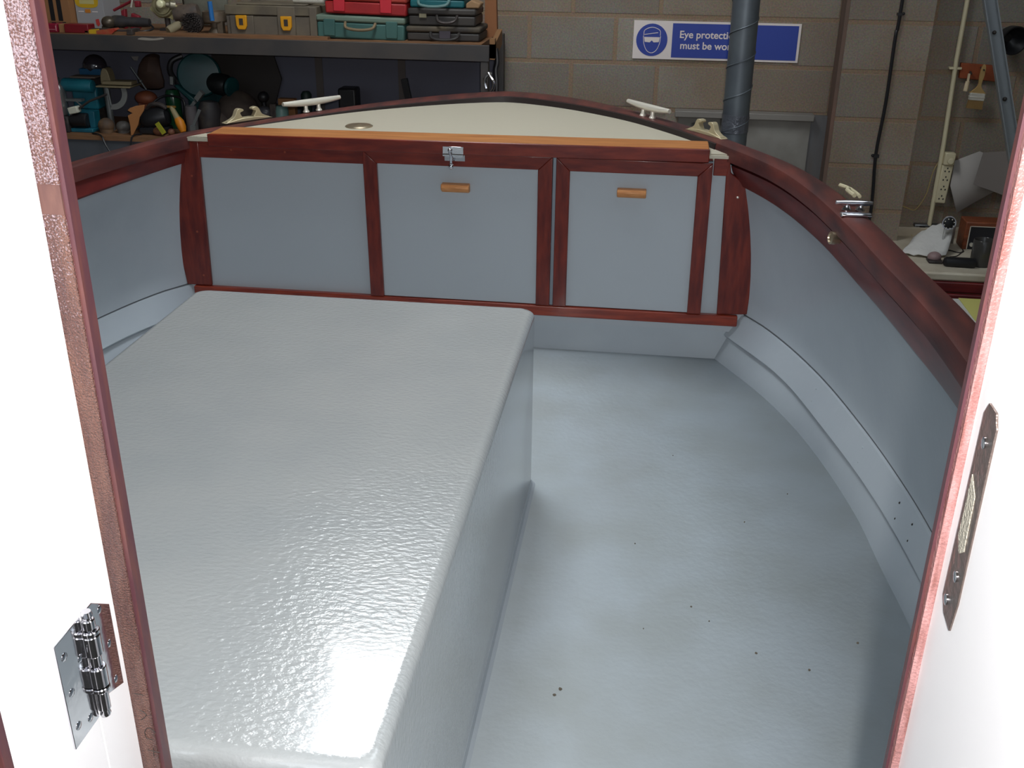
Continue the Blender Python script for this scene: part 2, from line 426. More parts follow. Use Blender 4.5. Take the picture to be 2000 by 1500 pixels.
for sgn, g in ((1, ckr), (-1, ckl)):
    rows = []
    for i in g:
        y = curve[i][1]; w = spl(UPS[sgn], y)
        k_ = .012 if sgn < 0 else 0; q = zs(i) - .003
        (xa, ya) = offs(i, .076 - k_); (xb, yb) = offs(i, .03)
        rows.append([(xb, yb, .728 + q), (xa, ya, .728 + q), (xa * .8 + .2 * (C0 + sgn * (w - .014)), y * .2 + ya * .8, .708), (C0 + sgn * (w - .016), y, .662), (C0 + sgn * (w - .012), y, .655), (C0 + sgn * (w + .012), y, .655)])
    obj('coaming', MB().loft(rows, closed=True), COAM, boat)
    rows = []
    for y in YS:
        row = []
        for z in (-.02, 0, .05, .1, .14, .18, .26, .34, .42, .5, .58, .66):
            w, cc = hx(max(0, min(z, .66)), y, sgn)
            row.append((cc + sgn * w, y, z))
        i = min(ckr if sgn > 0 else ckl, key=lambda k: abs(curve[k][1] - y)); row.append((C0 + sgn * min(spl(UPS[sgn], y), abs(curve[i][0] - C0) - .03), y, .724 + zs(i)))
        rows.append(row)
    obj('side_panel', MB().loft(rows), GREY, boat, solid=.008)
    rows = []
    for y in YS:
        b, c = spl(STS[sgn], y), spl(SBS[sgn], y)
        rows.append([(C1 + sgn * q, y, z) for q, z in [(b + .02, .188), (b - .004, .186), (b - .008, .178), (c - .008, .104), (c - .002, .096), (c + .02, .096)]])
    o = obj('stringer', MB().loft(rows, closed=True), GREY, boat)
    obj('top_seam', MB().tube([(C1 + sgn * (spl(STS[sgn], y) + .006), y, .189) for y in YS[6:]], .0028, 6), mat('grey_seam', srgb(84, 88, 92), .6), o)
    obj('bottom_seam', MB().tube([(C1 + sgn * (spl(SBS[sgn], y) + .004), y, .0945) for y in YS[6:]], .0022, 6), mat('grey_seam', (1, 1, 1)), o)
    for y in (2.23, 2.33, 2.62, 3.0):
        for z in (.125, .16):
            yy = y + .02 * (z > .13); t = (z - .1) / .08
            w = spl(SBS[sgn], yy) * (1 - t) + spl(STS[sgn], yy) * t - .007
            obj('screw_head', MB().ball((C1 + sgn * w, yy, z), .0035, seg=8), SEAL if y < 2.5 else GREY, o)

# sole
rows = [[(C1 - spl(FL, y) - .01, y, 0.), (C1, y, 0.), (C1 + spl(FL, y) + .01, y, 0.)] for y in YS]
obj('cockpit_sole', MB().loft(rows), SOLE, boat, solid=.012)
# debris specks on the sole are little flakes of dirt
mb = MB()
for (x, y, s_) in [(.41, 1.86, .007), (.30, 1.90, .006), (.53, 1.97, .006), (.16, 2.05, .004), (-.12, 1.72, .008), (-.13, 1.70, .006), (.02, 2.3, .004), (.31, 2.45, .004), (.44, 2.62, .004), (.12, 2.8, .003), (.2, 2.0, .004), (.05, 1.95, .003)]:
    s_ *= .62
    mb.prism([(x + s_ * cos(a) * random.uniform(.5, 1.1), y + s_ * sin(a) * random.uniform(.5, 1.1)) for a in [k * pi / 3 for k in range(6)]], 'z', .0065, .0085)
dd = obj('dirt_flakes', mb, mat('dirt', srgb(98, 90, 78), .8), boat); dd['kind'] = 'stuff'

# stern deck
edge = [offs(i, capwidth(i) - .02) for i in range(NP) if curve[i][1] > 3.50]
edge = [e for e in edge if e[1] > 3.545]
mb = MB(); poly = [(e[0], e[1]) for e in edge]
poly = [(poly[0][0], 3.558)] + poly + [(poly[-1][0], 3.558)]
mb.prism(poly, 'z', .74, .762)
for v in mb.bm.verts: v.co.z += dz(v.co.x)
obj('stern_deck', mb, DECK, boat)
# dark band at the deck edge: sealant plus the cap face's painted shade
mb = MB().loft([[(*offs(i, capwidth(i) + .004), .758 + zs(i)), (*offs(i, capwidth(i) + .002), .780 + zs(i)), (*offs(i, capwidth(i) - .003), .782 + zs(i)), (*offs(i, capwidth(i) - .004), .758 + zs(i))] for i in range(NP) if curve[i][1] > 3.66], closed=True)
obj('deck_seam_shade', mb, SEAL, boat)
# hull outside
rows = []
for i in range(NP):
    row = []
    for d, z in [(.004, .745), (-.09, .66), (-.13, .5), (-.17, .25), (-.16, 0), (-.04, -.25), (.25, -.5), (.6, -.68)]:
        x, y = offs(i, d); y = min(y, y if d < .1 else max(.8, y)); row.append((x, y, z))
    rows.append(row)
obj('hull_skin', MB().loft(rows), mat('hull_outside_paint', srgb(60, 74, 96), .3), boat)
obj('keel', MB().box(C0 - .04, C0 + .04, .85, 3.9, -.82, -.3), MAHOG, boat, bevel=.01)

# cabin bulkhead on both sides of the doorway
BW = mat('bulkhead_outside_paint', srgb(205, 208, 210), .4)
mb = MB()
mb.prism([(C0 - 1.27, .76), (C0 - 1.27, -.0), (-.60, -.0), (-.60, 1.95), (C0 - 1.05, 1.95)], 'y', .796, .814)
mb.prism([(.33, 0), (C0 + 1.27, 0), (C0 + 1.27, .76), (C0 + 1.05, 1.95), (.33, 1.95)], 'y', .796, .814)
mb.box(-.60, .33, .796, .814, 1.90, 1.95)
obj('cabin_bulkhead', mb, BW, boat)

# ------------------------------------------------------------------ stern locker front
YB = 3.568
lock = thing('stern_locker', 'wide stern locker front of grey panels framed in dark red varnished wood', 'locker', (-.64, 3.57, .15))
obj('back_panel_or_shade_sheet', MB().prism([(-1.72, .64), (-1.74, .19), (-1.72, .12), (.35, .12), (.37, .2), (.34, .65), (.25, .738), (-1.62, .738)], 'y', YB, YB + .012), PANEL, lock)
obj('plinth_panel', MB().prism([(-1.72, .17), (-1.62, 0), (.285, 0), (.36, .12), (.36, .17)], 'y', YB + .012, YB + .022), GREY, lock)
F0 = YB - .014
obj('left_stile', MB().prism([(-1.665, .735), (-1.720, .66), (-1.735, .50), (-1.74, .38), (-1.74, .28), (-1.73, .19), (-1.632, .19), (-1.622, .678), (-1.622, .735)], 'y', F0, YB), MAHOGV, lock, bevel=.003)
obj('top_rail', MB().box(-1.6225, -1.013, F0, YB, .679, .738).box(-1.013, .202, F0 + .002, YB, .738, .745).box(.207, .258, F0, YB, .689, .748), MAHOG, lock, bevel=.002)
obj('right_stile', MB().prism([(.258, .748), (.266, .70), (.330, .655), (.355, .55), (.370, .45), (.375, .37), (.375, .28), (.370, .195), (.264, .19), (.250, .689)], 'y', F0 - .001, YB), MAHOGV, lock, bevel=.003)
obj('bottom_rail', MB().box(-1.70, .338, YB - .026, YB, .150, .189), mat('redder_mahogany', srgb(142, 56, 36), .34, col2=srgb(112, 40, 28), nscale=9, stretch=(1, 8, 8), coat=.2), lock, bevel=.004)
nm = MB().box(-1.565, .186, 3.520, 3.655, .767, .785); nf = MB().box(-1.566, .187, 3.510, 3.5205, .741, .785)
for v in list(nm.bm.verts) + list(nf.bm.verts): v.co.z += .007 * (v.co.x - .19)
nos = obj('deck_nosing', nm, OAK, lock, bevel=.004)
nos['label'] = 'golden varnished flat top of the nosing'
obj('nosing_front', nf, MAHOG, lock, bevel=.003)
obj('deck_corner', MB().prism([(-1.66, 3.548), (-1.566, 3.548), (-1.566, 3.66), (-1.62, 3.66)], 'z', .738, .751), DECK, lock)
obj('deck_corner', MB().prism([(.187, 3.548), (.262, 3.548), (.24, 3.66), (.187, 3.66)], 'z', .748, .758), DECK, lock)
# wood plugs
PLUG = mat('wood_plug', srgb(140, 66, 44), .4)
for (x, z) in [(-1.66, .61), (-1.665, .40), (-1.66, .23), (.30, .50), (.30, .3), (-1.3, .71), (-1.5, .71)]:
    obj('screw_plug', MB().cyl((x, F0 + .002, z), (x, F0 - .0006, z), .004, seg=12), PLUG, lock)
obj('screw_head', MB().ball((.296, F0 - .001, .618), .0045, seg=10), CLEATM, lock)


def door(xs, label, catch, hx_, hz):
    """xs = outer left top, outer right top, outer left bottom, outer right bottom, stile widths"""
    (a, b, c, d, wl, wr, zt) = xs
    zb = .192; FD = YB - .030; tr = .046
    t = obj('locker_door', MB().prism([(a + wl, zt - tr), (c + wl, zb), (d - wr, zb), (b - wr, zt - tr)], 'y', YB - .016, YB - .004), PANEL, lock)
    t['label'] = label
    obj('door_stile', MB().prism([(a, zt), (a + wl, zt - tr), (c + wl, zb), (c, zb)], 'y', FD, YB - .001), MAHOGV, t, bevel=.0025)
    obj('door_stile', MB().prism([(b, zt), (d, zb), (d - wr, zb), (b - wr, zt - tr)], 'y', FD, YB - .001), MAHOGV, t, bevel=.0025)
    obj('door_top_rail', MB().prism([(a, zt), (b, zt), (b - wr, zt - tr), (a + wl, zt - tr)], 'y', FD + .0003, YB - .001), MAHOG, t, bevel=.0025)
    hp = [(FD + .014, hz - .015), (FD - .002, hz - .0155), (FD - .016, hz - .006), (FD - .020, hz + .004), (FD - .014, hz + .014), (FD + .014, hz + .0155)]
    hh = obj('handle', MB().prism(hp, 'x', hx_ - .050, hx_ + .050), HANDW, t, bevel=.003); hh['label'] = 'golden wooden bar handle'
    if catch:
        cx, cz = -.681, .731
        m_ = MB().box(cx - .036, cx + .036, FD - .004, FD, cz - .024, cz - .002).box(cx - .036, cx + .036, 3.504, 3.5095, cz + .006, cz + .032)
        m_.cyl((cx - .036, 3.505, cz + .003), (cx + .036, 3.505, cz + .003), .005, seg=10)
        m_.box(cx - .030, cx + .030, 3.506, FD, cz - .006, cz + .002)
        m_.tube([(cx - .012, 3.50, cz + .018), (cx - .006, 3.498, cz), (cx - .008, 3.510, cz - .026)], .005, 8)
        m_.ball((cx - .008, 3.508, cz - .037), .010, seg=14).ball((cx - .010, 3.499, cz + .02), .008, seg=14)
        ct = obj('catch', m_, CHROME, t, bevel=.0008); ct['label'] = 'small chrome latch'
    return t


door((-1.012, -.340, -1.006, -.339, .050, .050, .733), 'locker door with chrome latch, left of the narrow grey gap', True, -.680, .612)
door((-.327, .203, -.327, .206, .048, .048, .733), 'locker door next to the right-hand stile', False, -.064, .620)
obj('gap_strip', MB().box(-.339, -.328, YB - .012, YB - .001, .19, .737).box(-1.008, -.340, YB - .0250, YB - .002, .7345, .7375).box(-.327, .204, YB - .0250, YB - .002, .7345, .7365), GAP, lock)

# ------------------------------------------------------------------ engine box
eb = thing('engine_box', 'large glossy pale grey moulded engine box on the cockpit floor', 'engine box', (-.757, 1.75, .006))
mb = MB(); x0, x1, y0, y1 = -1.230, -.283, .925, 2.582


def rrect(x0, x1, y0, y1, rad, z, n=6):
    out = []
    for (cx, cy, a0) in [(x1 - rad, y1 - rad, 0), (x0 + rad, y1 - rad, 90), (x0 + rad, y0 + rad, 180), (x1 - rad, y0 + rad, 270)]:
        for k in range(n + 1):
            a = radians(a0 + 90 * k / n); out.append((cx + rad * cos(a), cy + rad * sin(a), z))
    return out


rows = [rrect(x0, x1, y0, y1, .03, .02), rrect(x0, x1, y0, y1, .03, .27)]
for k in range(0, 8):
    a = radians(90 * k / 7); q = .020
    rows.append(rrect(x0 + q * (1 - cos(a)), x1 - q * (1 - cos(a)), y0 + q * (1 - cos(a)), y1 - q * (1 - cos(a)), .03, .52 + q * sin(a)))
mb.loft(rows, closed=True)
obj('box_shell', mb, BOXM, eb)
obj('base_fillet', MB().loft([rrect(x0 - .012, x1 + .012, y0 - .012, y1 + .012, .035, .0065), rrect(x0 - .004, x1 + .004, y0 - .004, y1 + .004, .031, .012), rrect(x0 - .0005, x1 + .0005, y0 - .0005, y1 + .0005, .03, .026)], closed=True), GREY, eb)


# ------------------------------------------------------------------ deck hardware
def cleat(name, c, ang, L, label, zb=.787, lift=.036, tilt=0.):
    t = thing(name, label, 'cleat', (c[0], c[1], zb), 'cleats on the gunwale'); CM = CLEATM if L > .15 else CHROME
    mtx = Matrix.Translation((c[0], c[1], zb)) @ Matrix.Rotation(ang, 4, 'Z')
    n = 15; pts = []; rs = []
    for k in range(n):
        s_ = -1 + 2 * k / (n - 1); pts.append((s_ * L / 2, 0, lift + (.005 if L > .15 else .001) * s_ * s_)); rs.append((.0135 if L > .15 else .0085) * (1 - .40 * abs(s_) ** 2.0))
    obj('horn_bar', MB().tube(pts, rs, 12, mtx=mtx), CM, t)
    for q in (-1, 1):
        obj('foot', MB().lathe([(.013, 0), (.013, .003), (.008, .010), (.0075, lift - .004)], (q * (.030 if L > .15 else .018), 0, 0), (0, 0, 1), 16, mtx=mtx), CM, t)
    return t


cleat('mooring_cleat', (-1.352, 4.048), radians(52), .268, 'pale metal cleat on the far left gunwale, beside the cluttered shelf', zb=.7675)
cleat('mooring_cleat', (-.030, 4.068), radians(-52), .262, 'pale metal cleat on the far right gunwale, below the blue safety sign')


def fairlead(c, ang, label, zf=.787):
    t = thing('fairlead', label, 'fairlead', (c[0], c[1], zf), 'bronze fairleads on the gunwale')
    mtx = Matrix.Translation((c[0], c[1], zf)) @ Matrix.Rotation(ang, 4, 'Z')
    obj('base_plate', MB().prism([(-.105, 0), (.105, 0), (.088, .005), (.03, .012), (-.03, .012), (-.088, .005)], 'y', -.016, .016, mtx=mtx), BRASS, t, bevel=.002)
    for q in (-1, 1):
        pr = sm([(q * .095, .004), (q * .062, .018), (q * .050, .038), (q * .040, .047), (q * .022, .045), (q * .020, .038), (q * .032, .034), (q * .034, .028), (q * .022, .010)], 3)
        obj('horn', MB().prism(pr, 'y', -.011, .011, mtx=mtx), BRASS, t, bevel=.003)


fairlead((-1.545, 3.845), radians(54), 'bronze fairlead on the far left gunwale, left of the far left cleat', .7625)
fairlead((.182, 3.772), radians(-54), 'bronze fairlead on the right gunwale, in front of the big grey pipe')
# side cleat on the near right gunwale
t = cleat('mooring_cleat', (.535, 2.785), radians(4), .095, 'short chrome cleat on the right gunwale, above the small metal stud', lift=.020)
mtx = Matrix.Translation((.533, 2.725, .787)) @ Matrix.Rotation(radians(4), 4, 'Z')
obj('base_plate', MB().box(-.040, .040, -.010, .014, 0, .008, mtx=mtx), CHROME, t, bevel=.003)
tag(obj('cord_offcut', MB().tube(sm([(.548, 2.865, .808), (.54, 2.93, .806), (.551, 2.985, .799), (.536, 3.03, .796)], 4), .006, 8).tube(sm([(.562, 2.865, .806), (.566, 2.93, .798), (.560, 3.0, .794)], 4), .005, 8),
        mat('pale_cord', srgb(190, 182, 150), .8, bump=.3, bscale=300)), 'short frayed pale cord lying behind the short chrome cleat', 'cord')
tag(obj('fender_stud', MB().lathe([(.017, 0), (.017, .005), (.013, .008), (.014, .028), (.017, .034), (.017, .046), (.012, .048), (.010, .044), (0, .044)], (.520, 2.735, .722), (-.95, -.25, .12), 18), STEELB),
    'small metal stud on the inner face of the right coaming', 'stud')
tag(obj('deck_plate', MB().lathe([(.052, 0), (.052, .002), (.046, .0055), (.040, .0045), (.037, .0060), (.012, .0060), (.008, .008), (0, .0085)], (-1.105, 3.84, .755), (0, 0, 1), 36), STEELB),
    'round brushed metal deck filler plate set in the cream stern deck', 'deck plate')

# ================================================================== CABIN DOORWAY
post = thing('door_post', 'overexposed white door post with speckled brown wooden edge, left side of view', 'door post', (-.53, .77, 0))
obj('white_lining', MB().box(-.56, -.512, .743, .7995, 0, 1.899), WHITE, post)
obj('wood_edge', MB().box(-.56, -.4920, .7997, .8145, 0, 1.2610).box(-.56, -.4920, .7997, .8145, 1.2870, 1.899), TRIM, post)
obj('bare_wood_patch', MB().box(-.56, -.4920, .8001, .8145, 1.2610, 1.2870), BARE, post)
obj('shaded_side_strip', MB().box(-.4925, -.4875, .8020, .8165, 0, 1.899), TRIMD, post)  # grazing shade of this side face put into the darker colour
for pts in [[(-.5065, 0, .742), (-.497, 0, .741)], [(-.504, 0, .720), (-.497, 0, .714), (-.5045, 0, .706)],
            [(-.4905, 0, .690), (-.497, 0, .696), (-.5025, 0, .690), (-.5015, 0, .681), (-.495, 0, .680)], [(-.503, 0, .664), (-.489, 0, .662)], [(-.496, 0, .668), (-.497, 0, .656)]]:
    obj('pencil_mark', MB().tube(sm([(p[0], .7996, p[2]) for p in pts], 4), .0005, 6), DARK, post)

leaf = thing('cabin_door', 'white door leaf hung on the left post by a chrome hinge', 'door', (-.53, .68, .05))
obj('door_panel', MB().box(-.545, -.512, .612, .741, .02, 1.93), WHITE, leaf, bevel=.001)
obj('door_edging', MB().box(-.545, -.511, .600, .6115, .02, 1.93), TRIMD, leaf, bevel=.001)


def hinge(zc):
    t = thing('butt_hinge', 'polished chrome butt hinge with countersunk screws on the left white door', 'hinge', (-.51, .745, zc))
    a = obj('door_plate', MB().prism([(.693, zc - .060), (.738, zc - .060), (.738, zc + .062), (.693, zc + .062)], 'x', -.512, -.5095), CHROME, t, bevel=.0006)
    b = obj('post_plate', MB().prism([(.747, zc - .045), (.789, zc - .060), (.789, zc + .040), (.760, zc + .062), (.747, zc + .062)], 'x', -.512, -.5095), CHROME, t, bevel=.0006)
    kn = MB(); z = zc - .052
    for k, hgt in enumerate((.024, .006, .024, .014, .024, .006, .012)):
        rr = (.0062, .0092, .0088, .0060, .0088, .0092, .0062)[k]
        kn.lathe([(rr - .0008, 0), (rr, .001), (rr, hgt - .002), (rr - .0008, hgt - .001)], (-.5050, .7425, z), (0, 0, 1), 20); z += hgt
    obj('knuckle', kn, CHROME, t)
    obj('pin', MB().lathe([(.0045, -.008), (.0055, -.005), (.004, 0), (.004, z - zc + .052), (.0055, z - zc + .055), (.0045, z - zc + .060)], (-.5050, .7425, zc - .052), (0, 0, 1), 16), CHROME, t)
    for (y, zz) in [(.704, -.040), (.704, .0), (.704, .042), (.724, -.048), (.727, .022), (.778, -.045), (.778, .0), (.772, .046)]:
        obj('screw', MB().lathe([(.0045, -.0012), (.0045, .0002), (.003, .0009), (0, .0011)], (-.5094, y, zc + zz), (1, 0, 0), 14), CHROME, t)
    return t


hinge(.825)

rpost = thing('door_post', 'overexposed white door post with latch plate, right side of view', 'door post', (.29, .77, 0))
obj('white_lining', MB().box(.2735, .325, .45, .7995, 0, 1.899), WHITE, rpost)
obj('wood_edge', MB().box(.2665, .325, .7997, .8070, 0, 1.899), mat('door_edge_pinkish', srgb(172, 128, 126), .35, col2=srgb(128, 82, 76), nscale=18, stretch=(8, 8, 1), bump=.3, bscale=300, coat=.3), rpost)  # paler, pinker streaked tone than the left edge
obj('shaded_side_strip', MB().box(.2640, .325, .8070, .8155, 0, 1.899), TRIMD, rpost)  # darker colour carries the grazing shade on this inner side
sp = obj('strike_plate', MB().prism([(.777, 1.145), (.779, .970), (.768, .958), (.747, .955), (.742, .985), (.744, 1.145), (.752, 1.156), (.770, 1.156)], 'x', .2715, .2735), mat('dull_plate_steel', srgb(150, 135, 128), .3, .9, bump=.2, bscale=120), rpost, bevel=.0005)
sp['label'] = 'dull steel latch plate'
obj('bolt_slot', MB().prism([(.771, 1.092), (.755, 1.080), (.752, 1.030), (.762, 1.022), (.772, 1.034)], 'x', .2710, .2716), mat('raw_slot_plaster', srgb(176, 172, 158), .8, bump=.6, bscale=300), sp)
for (y, z) in [(.762, 1.125), (.758, 1.002), (.768, .972)]: obj('screw', MB().lathe([(.005, -.001), (.005, .0006), (.003, .0012), (0, .001)], (.2712, y, z), (-1, 0, 0), 14), CHROME, sp)

# ================================================================== BACKGROUND, WALL
SIGNW = mat('sign_white', srgb(225, 215, 210), .5); SIGNB = mat('sign_blue', srgb(38, 62, 150), .45)
sign = thing('safety_sign', 'blue and white eye protection sign on the block wall', 'sign', (.28, 5.648, .81))
x0, z0, x1, z1 = -.140, .808, .700, .996
obj('sign_board', MB().box(x0, x1, 5.642, 5.650, z0, z1), SIGNW, sign)
cx, cz = -.045, .902
obj('blue_disc', MB().lathe([(.080, 0), (.080, .001)], (cx, 5.6415, cz), (0, -1, 0), 40), SIGNB, sign)
obj('blue_panel', MB().box(.058, .688, 5.6405, 5.642, .818, .986), SIGNB, sign)
mb = MB(); Y = 5.6400
head = sm([(cx - .044, cz + .020), (cx - .040, cz - .018), (cx - .024, cz - .052), (cx, cz - .064), (cx + .024, cz - .052), (cx + .040, cz - .018), (cx + .044, cz + .020)], 5)
mb.tube([(x, Y, z) for x, z in head], .0017, 6)
hat = sm([(cx - .042, cz + .022), (cx - .038, cz + .048), (cx, cz + .062), (cx + .038, cz + .048), (cx + .042, cz + .022)], 5)
mb.tube([(x, Y, z) for x, z in hat], .0017, 6)
mb.tube([(x, Y, z) for x, z in sm([(cx - .038, cz + .026), (cx, cz + .032), (cx + .030, cz + .036)], 4)], .0017, 6)
mb.prism([(cx - .040, cz + .014), (cx + .040, cz + .014), (cx + .036, cz - .010), (cx + .010, cz - .012), (cx, cz - .002), (cx - .010, cz - .012), (cx - .036, cz - .010)], 'y', Y - .0005, Y + .001)
obj('goggled_head_pictogram', mb, SIGNW, sign)


def text(s_, x, z, size, m, parent, y, name):
    cu = bpy.data.curves.new(name, 'FONT'); cu.body = s_; cu.size = size; cu.extrude = .0004; cu.offset = .0008
    o = bpy.data.objects.new(name, cu); me = bpy.data.meshes.new_from_object(o); bpy.data.objects.remove(o)
    me.materials.append(m)
    o = bpy.data.objects.new(name, me); COL.objects.link(o)
    o.parent = parent
    o.matrix_world = Matrix.Translation((x, y, z)) @ Matrix.Rotation(radians(90), 4, 'X')
    o.matrix_parent_inverse = Matrix.Translation(Vector(parent['_base'])).inverted(); o.matrix_basis = Matrix.Translation((x, y, z)) @ Matrix.Rotation(radians(90), 4, 'X')
    return o


text('Eye protection', .094, .916, .050, SIGNW, sign, 5.6398, 'lettering')
text('must be worn', .100, .862, .050, SIGNW, sign, 5.6398, 'lettering')

DUCT = mat('galvanised_duct', srgb(104, 112, 118), .45, .45, col2=srgb(84, 90, 98), nscale=5, bump=.03, bscale=20)
dt = thing('spiral_duct', 'big grey spiral seamed metal pipe standing in front of the block wall', 'pipe', (.372, 4.95, -1))
obj('pipe_tube', MB().cyl((.372, 4.95, -1), (.356, 4.95, 3.3), .060, seg=40), DUCT, dt)
pts = []
for k in range(0, 420):
    a = k / 20 * 2 * pi; z = -.95 + k / 20 * .145
    if z > 3.2: break
    xx = .372 - .016 * (z + 1) / 4.3
    pts.append((xx + .0605 * cos(a), 4.95 + .0605 * sin(a), z))
obj('spiral_seam', MB().tube(pts, .0035, 5), DUCT, dt)
obj('tape_patch', MB().cyl((.3665, 4.95, .58), (.366, 4.95, .66), .0625, .0615, seg=30), mat('duct_tape', srgb(96, 100, 108), .3, .3, bump=.8, bscale=40), dt)

hp = thing('wall_hatch', 'pale grey sheet panel with a lipped top edge fixed low on the block wall', 'panel', (.46, 5.64, -.9))
GSH = mat('grey_sheet', srgb(140, 138, 132), .6, col2=srgb(116, 112, 106), nscale=5)
obj('sheet', MB().box(.12, .80, 5.61, 5.65, -.95, .525), GSH, hp)
obj('top_lip', MB().box(.10, .81, 5.57, 5.65, .527, .560), mat('pale_lip', srgb(128, 124, 118), .6), hp, bevel=.004)
obj('side_frame', MB().box(.80, .885, 5.62, 5.65, -.95, .55), mat('frame_grey', srgb(100, 104, 108), .6, col2=srgb(92, 84, 78), nscale=9, stretch=(1, 1, .2)), hp)

tag(obj('black_cable', MB().tube(sm([(1.138, 5.485, 2.4), (1.136, 5.485, 1.13), (1.130, 5.485, .967), (1.133, 5.485, .651), (1.124, 5.485, .396), (1.138, 5.485, .2), (1.142, 5.485, .05), (1.12, 5.485, -.3), (1.12, 5.485, -.9)], 5), .0085, 10)
        .box(1.122, 1.146, 5.476, 5.500, 1.06, 1.072).ball((1.152, 5.49, 1.068), .007).box(1.114, 1.140, 5.476, 5.500, .375, .39).ball((1.110, 5.49, .384), .008),
        BLACK), 'thick black cable clipped down the block pier', 'cable')
CREAM = mat('cream_plastic', srgb(206, 196, 164), .5)
ct = thing('conduit', 'slim cream conduit pipe running down the wall to a metal socket box', 'conduit', (1.475, 5.6, 0))
obj('pipe_tube', MB().tube([(1.470, 5.62, 2.4), (1.468, 5.62, .85), (1.480, 5.62, .43), (1.482, 5.62, .0)], .0115, 12), CREAM, ct)
obj('clip', MB().box(1.440, 1.500, 5.612, 5.65, .800, .812), CREAM, ct, bevel=.003)
so = thing('socket_box', 'grey metal double socket box on the wall above the cream worktop', 'socket', (1.47, 5.62, -.06))
obj('metal_box', MB().box(1.405, 1.545, 5.61, 5.65, -.078, .005), mat('metal_clad', srgb(120, 122, 124), .35, .8), so, bevel=.006)
obj('socket_insert', MB().box(1.43, 1.46, 5.606, 5.611, -.03, -.005).box(1.49, 1.52, 5.606, 5.611, -.03, -.005), BLACK, so)
stp = thing('extension_strip', 'cream four gang extension socket strip hanging beside the conduit', 'power strip', (1.51, 5.61, .13))
mt = rot((1.51, 5.6, .26), 'Y', 2)
obj('strip_body', MB().box(1.487, 1.542, 5.600, 5.64, .125, .325, mtx=mt), CREAM, stp, bevel=.006)
obj('plug', MB().box(1.487, 1.540, 5.590, 5.64, .327, .39, mtx=mt).cyl((1.518, 5.59, .350), (1.518, 5.575, .350), .017, seg=18, mtx=mt), CREAM, stp, bevel=.005)
mb = MB()
for z in (.30, .255, .205, .155):
    for (dx, dz) in [(0, .010), (-.010, -.006), (.010, -.006)]: mb.box(1.515 + dx - .003, 1.515 + dx + .003, 5.5985, 5.6005, z + dz - .004, z + dz + .004, mtx=mt)
obj('pin_slots', mb, BLACK, stp)
tag(obj('thin_wire', MB().tube(sm([(1.488, 5.635, .37), (1.455, 5.63, .28), (1.44, 5.63, .16), (1.40, 5.63, .08), (1.36, 5.63, .085), (1.32, 5.62, .10)], 5), .0026, 6).tube(sm([(1.322, 5.63, .095), (1.33, 5.63, -.01), (1.40, 5.6, -.055)], 5), .0026, 6),
        mat('yellow_wire', srgb(170, 150, 96), .6)), 'thin yellowish wire looping beside the conduit', 'wire')
tag(obj('hanging_rod', MB().tube([(1.312, 5.632, .075), (1.305, 5.632, 0), (1.285, 5.630, -.085)], .014, 10).lathe([(.022, 0), (.022, .012), (.010, .012)], (1.313, 5.638, .083), (0, -1, 0), 16), mat('dusty_rod', srgb(120, 108, 96), .7)),
    'dusty tube with a ring end hung on the wall left of the socket box', 'tube')
PAPER = mat('paper', srgb(176, 170, 164), .8)
PAPER2 = mat('paper_grey', srgb(142, 134, 130), .8)
tag(obj('paper_sheet', MB().loft([[(1.552, 5.628, .345), (1.67, 5.645, .395), (1.74, 5.645, .37)], [(1.545, 5.60, .22), (1.66, 5.64, .24), (1.775, 5.64, .25)], [(1.600, 5.59, .082), (1.69, 5.61, .14), (1.790, 5.62, .205)]]), PAPER, solid=.0015),
    'curled white paper sheet pinned on the wall beside the extension strip', 'paper')
tag(obj('paper_sheet', MB().prism([(1.672, .40), (1.86, .42), (1.83, .18), (1.655, .235)], 'y', 5.588, 5.590), PAPER2), 'grey paper sheet pinned over the curled white one', 'paper')
ob = thing('hook_board', 'orange wooden hook board on the block wall', 'board', (1.59, 5.63, .72))
obj('board', MB().prism([(1.495, .832), (1.685, .822), (1.69, .745), (1.498, .758)], 'y', 5.625, 5.65), mat('orange_wood', srgb(150, 74, 40), .6, col2=srgb(126, 60, 34), nscale=12), ob, bevel=.003)
obj('peg', MB().cyl((1.545, 5.625, .79), (1.545, 5.60, .785), .005).cyl((1.592, 5.625, .812), (1.592, 5.56, .808), .004), DARK, ob)
pb = thing('paint_brush', 'flat paint brush hanging from the orange hook board', 'paint brush', (1.595, 5.58, .62))
mt = rot((1.592, 5.58, .81), 'Y', 3)
obj('brush_handle', MB().prism(sm([(1.583, .820), (1.592, .834), (1.601, .820), (1.603, .78), (1.600, .73), (1.626, .700), (1.626, .694), (1.558, .694), (1.558, .700), (1.584, .73), (1.581, .78)], 3, True), 'y', 5.57, 5.585, mtx=mt), mat('raw_beech', srgb(178, 146, 92), .55), pb, bevel=.003)
obj('ferrule', MB().box(1.556, 1.628, 5.566, 5.589, .660, .696, mtx=mt).box(1.554, 1.630, 5.564, 5.591, .673, .679, mtx=mt), CLEATM, pb, bevel=.002)
obj('bristles', MB().prism([(1.557, .660), (1.627, .660), (1.630, .618), (1.555, .620)], 'y', 5.568, 5.587, mtx=mt), mat('bristle', srgb(150, 118, 72), .8, bump=.5, bscale=200, bstretch=(3, 3, .2)), pb)
tag(obj('small_roller', MB().cyl((1.535, 5.60, .748), (1.532, 5.60, .700), .011, seg=14).box(1.530, 1.540, 5.595, 5.605, .745, .785), mat('white_shiny', srgb(225, 205, 170), .3)),
    'stubby white handled tool hanging left of the flat paint brush', 'tool')
STR = mat('galvanised_strut', srgb(150, 156, 160), .45, .4)
st = thing('metal_strut', 'slotted metal strut leaning diagonally near the wall at upper right', 'strut', (1.7, 5.2, .4))
